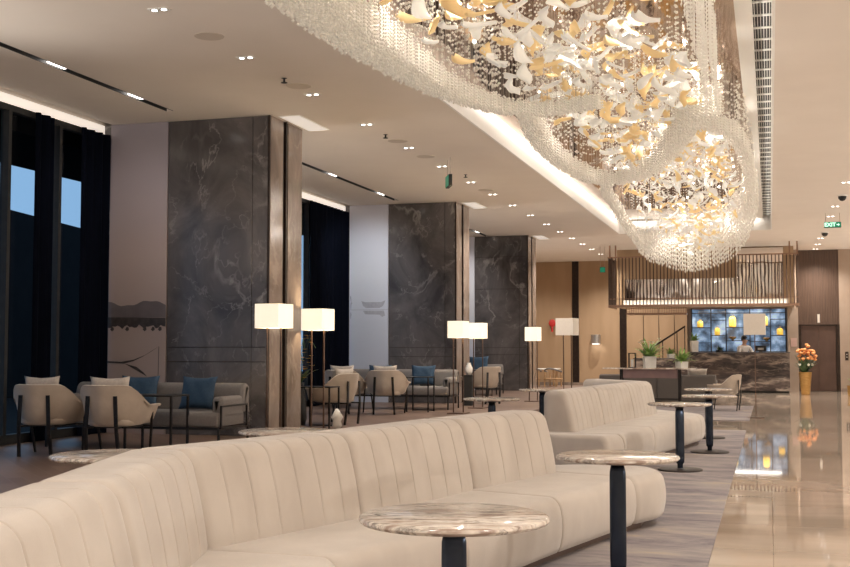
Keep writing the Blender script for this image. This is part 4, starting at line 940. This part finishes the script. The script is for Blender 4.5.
# mirrors behind
mo = MB().box(-.98, .44, 37.68, 37.72, 2.76, 4.56).build('mirror_panel', M['ripple_mirror']); tag(mo, 'tall rippled mirror panel behind the right part of the rod screen', 'mirror', 'rippled mirrors behind the rod screen')
mo = MB().box(-4.5, -1.0, 37.68, 37.72, 2.76, 3.62).build('mirror_panel', M['ripple_mirror']); tag(mo, 'low wide rippled mirror panel behind the left part of the rod screen', 'mirror', 'rippled mirrors behind the rod screen')

# ------------------------------------------------------------------ chandelier
CH = thing('chandelier', 'huge swirling crystal bead chandelier with white and gold glass leaves', 'chandelier', (-2, 18, 4.95)); CO = Vector(CH.location)
def catmull(P, n):
    P = np.array(P, float); out = []
    for i in range(len(P) - 1):
        p0, p1, p2, p3 = P[max(i - 1, 0)], P[i], P[i + 1], P[min(i + 2, len(P) - 1)]
        for k in range(n):
            t = k / n; out.append(.5 * ((2 * p1) + (-p0 + p2) * t + (2 * p0 - 5 * p1 + 4 * p2 - p3) * t * t + (-p0 + 3 * p1 - 3 * p2 + p3) * t ** 3))
    out.append(P[-1]); return np.array(out)
OCT = np.array([(1, 0, 0), (-1, 0, 0), (0, 1, 0), (0, -1, 0), (0, 0, 1), (0, 0, -1)], float)
OF = np.array([(0, 2, 4), (2, 1, 4), (1, 3, 4), (3, 0, 4), (2, 0, 5), (1, 2, 5), (3, 1, 5), (0, 3, 5)])
def np_mesh(name, V, F, m, parent, smooth=False):
    me = bpy.data.meshes.new(name); V = V.reshape(-1, 3); k = F.shape[-1]; F = F.reshape(-1, k)
    me.vertices.add(len(V)); me.vertices.foreach_set('co', V.astype(np.float32).ravel())
    me.loops.add(F.size); me.loops.foreach_set('vertex_index', F.astype(np.int32).ravel())
    me.polygons.add(len(F)); me.polygons.foreach_set('loop_start', np.arange(0, F.size, k, dtype=np.int32))
    if smooth: me.polygons.foreach_set('use_smooth', np.ones(len(F), bool))
    me.update(calc_edges=True); me.materials.append(m)
    o = bpy.data.objects.new(name, me); COL.objects.link(o); o.parent = parent
    return o
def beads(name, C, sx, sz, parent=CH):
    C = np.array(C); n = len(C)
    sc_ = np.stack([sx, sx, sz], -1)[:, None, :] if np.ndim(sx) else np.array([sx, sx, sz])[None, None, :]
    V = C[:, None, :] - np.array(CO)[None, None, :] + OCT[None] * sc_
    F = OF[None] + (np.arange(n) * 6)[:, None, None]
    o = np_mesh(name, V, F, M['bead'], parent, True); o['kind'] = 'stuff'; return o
TOPZ = 4.95
def ribbon(name, P, width, rows, ds, bh, dz, r, rz, jitter=.01, fringe=0, wmode='center'):
    """hanging bead strings along a path; P = (x, y, z_of_lower_edge, width factor, band height factor)"""
    Q = catmull(P, 24); seg = np.linalg.norm(np.diff(Q[:, :2], axis=0), axis=1); s = np.concatenate([[0], np.cumsum(seg)])
    N = int(s[-1] / ds); C = []; W = []
    for q in np.linspace(0, s[-1], N):
        p = np.array([np.interp(q, s, Q[:, k]) for k in range(Q.shape[1])])
        e = 1e-2 * s[-1]; a = np.array([np.interp(min(q + e, s[-1]), s, Q[:, k]) - np.interp(max(q - e, 0), s, Q[:, k]) for k in (0, 1)])
        nrm = np.array([-a[1], a[0]]) / (np.linalg.norm(a) + 1e-9)
        w = width * p[3]; h = bh * p[4]
        for k in range(rows):
            u = (k / (rows - 1) - .5) if rows > 1 else 0
            xy = p[:2] + nrm * u * w + RNG.normal(0, jitter, 2)
            zb = p[2] + abs(u) * .12 * w + RNG.uniform(0, .04)
            nb = max(2, int(h / dz * RNG.uniform(.8, 1.15)))
            for j in range(nb):
                C.append((xy[0], xy[1], min(zb + j * dz, TOPZ - .02)))
            if fringe and RNG.random() < fringe:
                z = zb + nb * dz
                while z < TOPZ - .05: C.append((xy[0], xy[1], z)); z += dz * 4
            W.append((xy[0], xy[1], zb))
    beads(name, C, r, rz); return W
wires = []
wires += ribbon('bead_curtain', [(-3.42, 4.2, 3.9, 1, 1), (-3.36, 6.0, 3.9, 1, 1), (-3.28, 7.5, 3.9, 1, 1), (-3.26, 8.8, 3.9, 1, 1), (-3.2, 9.9, 3.9, .8, .9), (-3.08, 10.9, 3.9, .5, .7), (-2.80, 11.75, 3.9, .35, .6), (-2.5, 12.05, 3.9, .3, .5), (-2.09, 12.1, 3.9, .3, .5), (-1.69, 12.0, 3.92, .3, .5)],
                .46, 15, .036, .28, .031, .0160, .0165, .010, .12)
wires += ribbon('bead_curtain', [(-2.5, 12.1, 3.9, .8, .8), (-2.62, 13.2, 3.9, 1, 1), (-2.72, 14.6, 3.9, 1, 1), (-2.68, 16.4, 3.9, 1, 1), (-2.36, 17.7, 3.9, 1.1, 1), (-1.72, 17.1, 3.92, 1.1, 1), (-1.2, 15.3, 3.95, 1.2, 1.2), (-.85, 13.8, 4.0, 1.3, 1.6), (-.58, 12.9, 3.95, 1.2, 1.8)],
                .2, 7, .042, .2, .034, .0155, .017, .01, .1)
wires += ribbon('bead_curtain', [(-.66, 5.0, 3.85, 1, 1), (-.56, 7.2, 3.87, 1, 1), (-.52, 9.2, 3.9, 1, 1), (-.52, 11.2, 3.9, 1, 1), (-.57, 13.0, 3.93, 1, 1)],
                .1, 2, .10, .85, .035, .008, .022, .006, .2)
wires += ribbon('bead_curtain', [(-.95, 14.0, 4.02, 1, 1), (-.53, 14.4, 4.02, 1, 1), (-.36, 16.2, 4.13, 1, 1), (-.31, 18.2, 4.22, 1, 1), (-.29, 20, 4.29, 1, 1), (-.30, 22, 4.30, 1.2, 1)],
                .14, 6, .046, .2, .034, .017, .018, .012, .1)
wires += ribbon('bead_curtain', [(-.30, 22, 4.30, .5, .6), (-.36, 24.2, 4.2, .7, .8), (-.52, 26, 4.06, 1, 1), (-.78, 27.4, 3.8, 1.3, 1), (-1.2, 28.5, 3.48, 1.5, 1), (-1.86, 29.1, 3.28, 1.6, 1), (-2.42, 28.6, 3.46, 1.4, 1), (-2.66, 27.4, 3.6, 1, .7), (-2.77, 26, 3.73, .5, .4), (-2.83, 24, 3.93, .35, .3), (-2.82, 22, 4.12, .3, .3), (-2.68, 19.8, 4.06, .3, .3), (-2.4, 18, 3.92, .3, .3)],
                .42, 6, .105, .85, .105, .019, .046, .012, 0)
# interior strings of small beads
C = []; BS = []
def zlow(y):
    return float(np.interp(y, [0, 13, 18, 22, 26, 28.5, 30], [3.95, 3.98, 4.05, 4.25, 3.95, 3.55, 3.4]))
def xr(y):
    return (float(np.interp(y, [0, 10, 12, 14, 18, 22, 26, 28.5, 29.5], [-3.1, -3.0, -2.6, -2.6, -2.4, -2.75, -2.65, -2.1, -1.9])), float(np.interp(y, [0, 12, 16, 22, 26, 28.5, 29.5], [-.65, -.62, -.5, -.42, -.6, -1.2, -1.7])))
for k in range(1700):
    y = 4.5 + 24.3 * RNG.random() ** 1.35; a, b = xr(y); x = a + (b - a) * RNG.random()
    if y < 11.5 and x > -1.15 and RNG.random() < .8: continue
    z = zlow(y) + RNG.uniform(.12, .5); n = RNG.integers(5, 12)
    for j in range(n): C.append((x, y, min(z + j * .055, TOPZ - .02)))
    wires.append((x, y, z))
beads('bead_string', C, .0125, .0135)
# suspension wires
Wv, Wf = [], []
for i, (x, y, z) in enumerate(wires[::4]):
    r = .0016; b0 = len(Wv)
    for (dx, dy) in ((r, 0), (-r * .5, r * .87), (-r * .5, -r * .87)): Wv.append((x + dx, y + dy, z)); Wv.append((x + dx, y + dy, TOPZ))
    for k in range(3): j = (k + 1) % 3; Wf.append((b0 + 2 * k, b0 + 2 * j, b0 + 2 * j + 1, b0 + 2 * k + 1))
o = np_mesh('suspension_wire', np.array(Wv) - np.array(CO), np.array(Wf), M['wire'], CH); o['kind'] = 'stuff'
# leaves
def leaf_arr(L, W, bend, kind):
    n = 8; top, bot = [], []
    for i in range(n + 1):
        t = i / n; w = W * math.sin(PI * min(1, .06 + .94 * t) ** (.8 if kind == 0 else 1.3)) * (1 + (.35 * math.sin(3 * PI * t) if kind == 2 else 0)) + .004
        cx_ = (t - .5) * L; cy_ = (.22 * W if kind == 1 else .5 * W) * math.sin(PI * t * (1.4 if kind else 1)); cz_ = bend * (2 * t - 1) ** 2 * L
        for u in (-1, -.4, .4, 1):
            zz = cz_ + .25 * W * u * u; top.append((cx_, cy_ + u * w / 2, zz + .003)); bot.append((cx_, cy_ + u * w / 2, zz - .003))
    V = top + bot; m_ = len(top); F = []
    for i in range(n):
        for j in range(3):
            a = i * 4 + j; F.append((a, a + 1, a + 5, a + 4)); F.append((a + m_, a + 4 + m_, a + 5 + m_, a + 1 + m_))
        for e in (0, 3):
            a = i * 4 + e; F.append((a, a + 4, a + 4 + m_, a + m_))
    for base in (0, n * 4):
        for j in range(3): F.append((base + j, base + j + 1, base + j + 1 + m_, base + j + m_))
    return np.array(V), np.array(F)
variants = [leaf_arr(.30, .125, .06, 0), leaf_arr(.24, .13, .1, 1), leaf_arr(.34, .11, .03, 2)]
def leaf_pose():
    y = 4.6 + 24.2 * RNG.random() ** 1.25
    a, b = xr(y); x = a + .1 + (b - a - .2) * RNG.random()
    if y < 11.5 and x > -1.1 and RNG.random() < .85: return leaf_pose()
    if y < 11 and x < -2.4 and RNG.random() < .5: return leaf_pose()
    z = zlow(y) + .12 + .55 * RNG.random() ** 1.5
    al = y < 17
    return Vector((x, y, min(z, 4.85))), (RNG.normal(0, .45), RNG.normal(0, .3 if al else .6), (PI / 2 + RNG.normal(0, .5)) if al else RNG.uniform(0, 2 * PI)), float(RNG.uniform(.8, 1.25) if al else RNG.uniform(.55, .95))
from mathutils import Euler
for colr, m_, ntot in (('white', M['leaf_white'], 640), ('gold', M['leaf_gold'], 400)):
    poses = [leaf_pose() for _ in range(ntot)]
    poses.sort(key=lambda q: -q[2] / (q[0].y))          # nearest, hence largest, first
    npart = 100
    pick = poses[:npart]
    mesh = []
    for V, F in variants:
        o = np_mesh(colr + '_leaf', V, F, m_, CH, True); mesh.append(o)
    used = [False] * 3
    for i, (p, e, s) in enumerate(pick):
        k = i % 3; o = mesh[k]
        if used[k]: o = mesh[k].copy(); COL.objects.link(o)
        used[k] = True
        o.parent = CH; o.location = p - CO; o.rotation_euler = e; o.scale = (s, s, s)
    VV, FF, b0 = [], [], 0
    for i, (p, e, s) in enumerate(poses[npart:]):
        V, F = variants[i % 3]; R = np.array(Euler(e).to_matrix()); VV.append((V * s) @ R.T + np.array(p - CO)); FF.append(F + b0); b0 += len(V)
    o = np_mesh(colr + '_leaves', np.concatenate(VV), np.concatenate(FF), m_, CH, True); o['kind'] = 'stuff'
bp = MB().ball((0, 0, 0), .021, 8).build('bulb', M['bulb'], CH, smooth=True)
for i in range(100):
    o = bp if i == 0 else bp.copy()
    if i: COL.objects.link(o); o.parent = CH
    y = 6 + 22.5 * RNG.random(); a, b = xr(y); x = a + (b - a) * RNG.random(); o.location = Vector((x, y, zlow(y) + .35 + .3 * RNG.random())) - CO

# ------------------------------------------------------------------ lights
def point(x, y, z, e, c=(1, .86, .68), r=.12, parent=None):
    l = bpy.data.lights.new('chandelier_and_fill_glow', 'POINT'); l.energy = e; l.color = c; l.shadow_soft_size = r
    o = bpy.data.objects.new('chandelier_and_fill_glow', l); COL.objects.link(o); o.location = (x, y, z)
    if parent: o.parent = parent; o.location = Vector((x, y, z)) - CO
for k in range(26):
    y = 5.2 + 23.2 * k / 25; a, b = xr(y); point(a + (b - a) * (.2, .75, .45, .9, .1)[k % 5], y, zlow(y) + (.30, .42)[k % 2], 17, c=(1, .93, .83), r=.035, parent=CH)
def spot(x, y, z, e, ang=2.3, c=(1, .92, .83), blend=.9, r=.06, tgt=None):
    l = bpy.data.lights.new('downlight_and_fill_beam', 'SPOT'); l.energy = e; l.spot_size = ang; l.spot_blend = blend; l.color = c; l.shadow_soft_size = r
    o = bpy.data.objects.new('downlight_and_fill_beam', l); COL.objects.link(o); o.location = (x, y, z)
    if tgt: o.rotation_euler = (Vector(tgt) - Vector((x, y, z))).to_track_quat('-Z', 'Y').to_euler()
for y, e in ((1, 120), (5.5, 150), (9.54, 130), (13.35, 140), (17.39, 300), (21.38, 420), (25.12, 460), (29.24, 520), (33.2, 560), (37.1, 520), (40.6, 420)): spot(-5.48, y, CZ - .03, e)
for x, y, e in ((-8.2, 40.4, 190), (-3.6, 40.6, 300), (-7.2, 36.5, 220), (-2.0, 34.6, 420), (0.2, 34.6, 300)): spot(x, y, CZ - .03, e)  # extra spots added to brighten the far walls and bar, without fittings
for y in (-2, 3.0, 8.0, 13, 18.5, 23.46, 29.44, 35.29, 38.6): spot(1.46, y, CZ - .03, 310 if y < 30 else 430)
for y in (-2, 5, 12, 19, 26, 33): spot(4.5, y, CZ - .03, 340)
for x, y in ((-3, -3), (-3, 0), (-2, 2.5), (-6.5, -2), (-6.5, 2)): spot(x, y, CZ - .03, 200)
for y in (0, 9, 18, 27, 36): point(6.2, y, 2.3, 60, (1, .93, .85), .4)  # unseen fill points added along the right side, no fitting
for x in (-2.5, 2.5): spot(x, -3.2, 2.6, 420, 1.5, tgt=(x, 1.5, CZ + 1.2))  # added uplights behind the camera, throwing fill onto the ceiling
spot(-7.0, -4.2, 2.4, 1500, .62, tgt=(-6.6, 9.5, CZ + 1.2)); spot(-5.2, -4.2, 2.4, 1300, .62, tgt=(-5.6, 8.5, CZ + 1.4))  # narrow unseen beams added to lift the left part of the ceiling
for y in (4, 8.5): spot(-8.85, y, 2.4, 200, 1.7, tgt=(-6.6, y, CZ + .6))  # fill uplights added by the near left windows, out of view
for y in (2, 9, 16, 23, 30, 37): spot(6.6, y, 1.8, 420, 2.2, tgt=(-1.0, y, CZ))  # uplighters added along the right wall, out of frame, for ceiling fill
for y in (16.3, 26.2, 33.6): spot(-8.95, y, 1.6, 110, 2.2, tgt=(-6.0, y + 1.0, CZ))  # hidden uplights added behind the columns to brighten the ceiling
spot(-7.72, 21.6, 4.56, 170, 1.2, (.88, .94, 1), tgt=(-8.75, 24.2, 2.6)); spot(-7.72, 11.9, 4.56, 70, 1.2, (1, .93, .9), tgt=(-8.75, 14.4, 2.5)); spot(-7.72, 29.6, 4.56, 160, 1.2, (1, .96, .92), tgt=(-8.6, 32, 2.5))
def area(x, y, z, sx, sy, e, rot, c=(1, .93, .84)):
    l = bpy.data.lights.new('cove_glow', 'AREA'); l.shape = 'RECTANGLE'; l.size = sx; l.size_y = sy; l.energy = e; l.color = c
    o = bpy.data.objects.new('cove_glow', l); COL.objects.link(o); o.location = (x, y, z); o.rotation_euler = rot
area(TX0 + .16, 17, 4.90, .04, 30, 34, (0, PI / 2, 0)); area(TX1 - .12, 17, 4.90, .04, 30, 14, (0, -PI / 2, 0)); area(-2, TY1 - .16, 4.90, 3.6, .04, 5, (PI / 2, 0, 0))
area(-1.9, 37.5, 2.80, 5.2, .2, 9, (PI, 0, 0))
area(-1.0, 39.0, 2.62, 2.6, .15, 25, (0, 0, 0))
# ------------------------------------------------------------------ world, camera
w = bpy.data.worlds.new('dusk'); sc.world = w; w.use_nodes = True
bg = w.node_tree.nodes['Background']; bg.inputs[0].default_value = (.36, .60, .86, 1); bg.inputs[1].default_value = .9
cam = bpy.data.cameras.new('camera'); co_ = bpy.data.objects.new('camera', cam); COL.objects.link(co_); sc.camera = co_
fpx = 1150.; ph = math.atan(64.5 / fpx); th = math.atan(345 / fpx * math.cos(ph))
cam.sensor_width = 36; cam.lens = 36 * fpx / 850; cam.clip_end = 300
co_.location = (0, 0, 1.4); co_.rotation_euler = (PI / 2 + ph, 0, th)
sc.view_settings.view_transform = 'Standard'; sc.view_settings.look = 'None'; sc.view_settings.gamma = 1; sc.view_settings.use_curve_mapping = False
sc.view_settings.exposure = 0.13
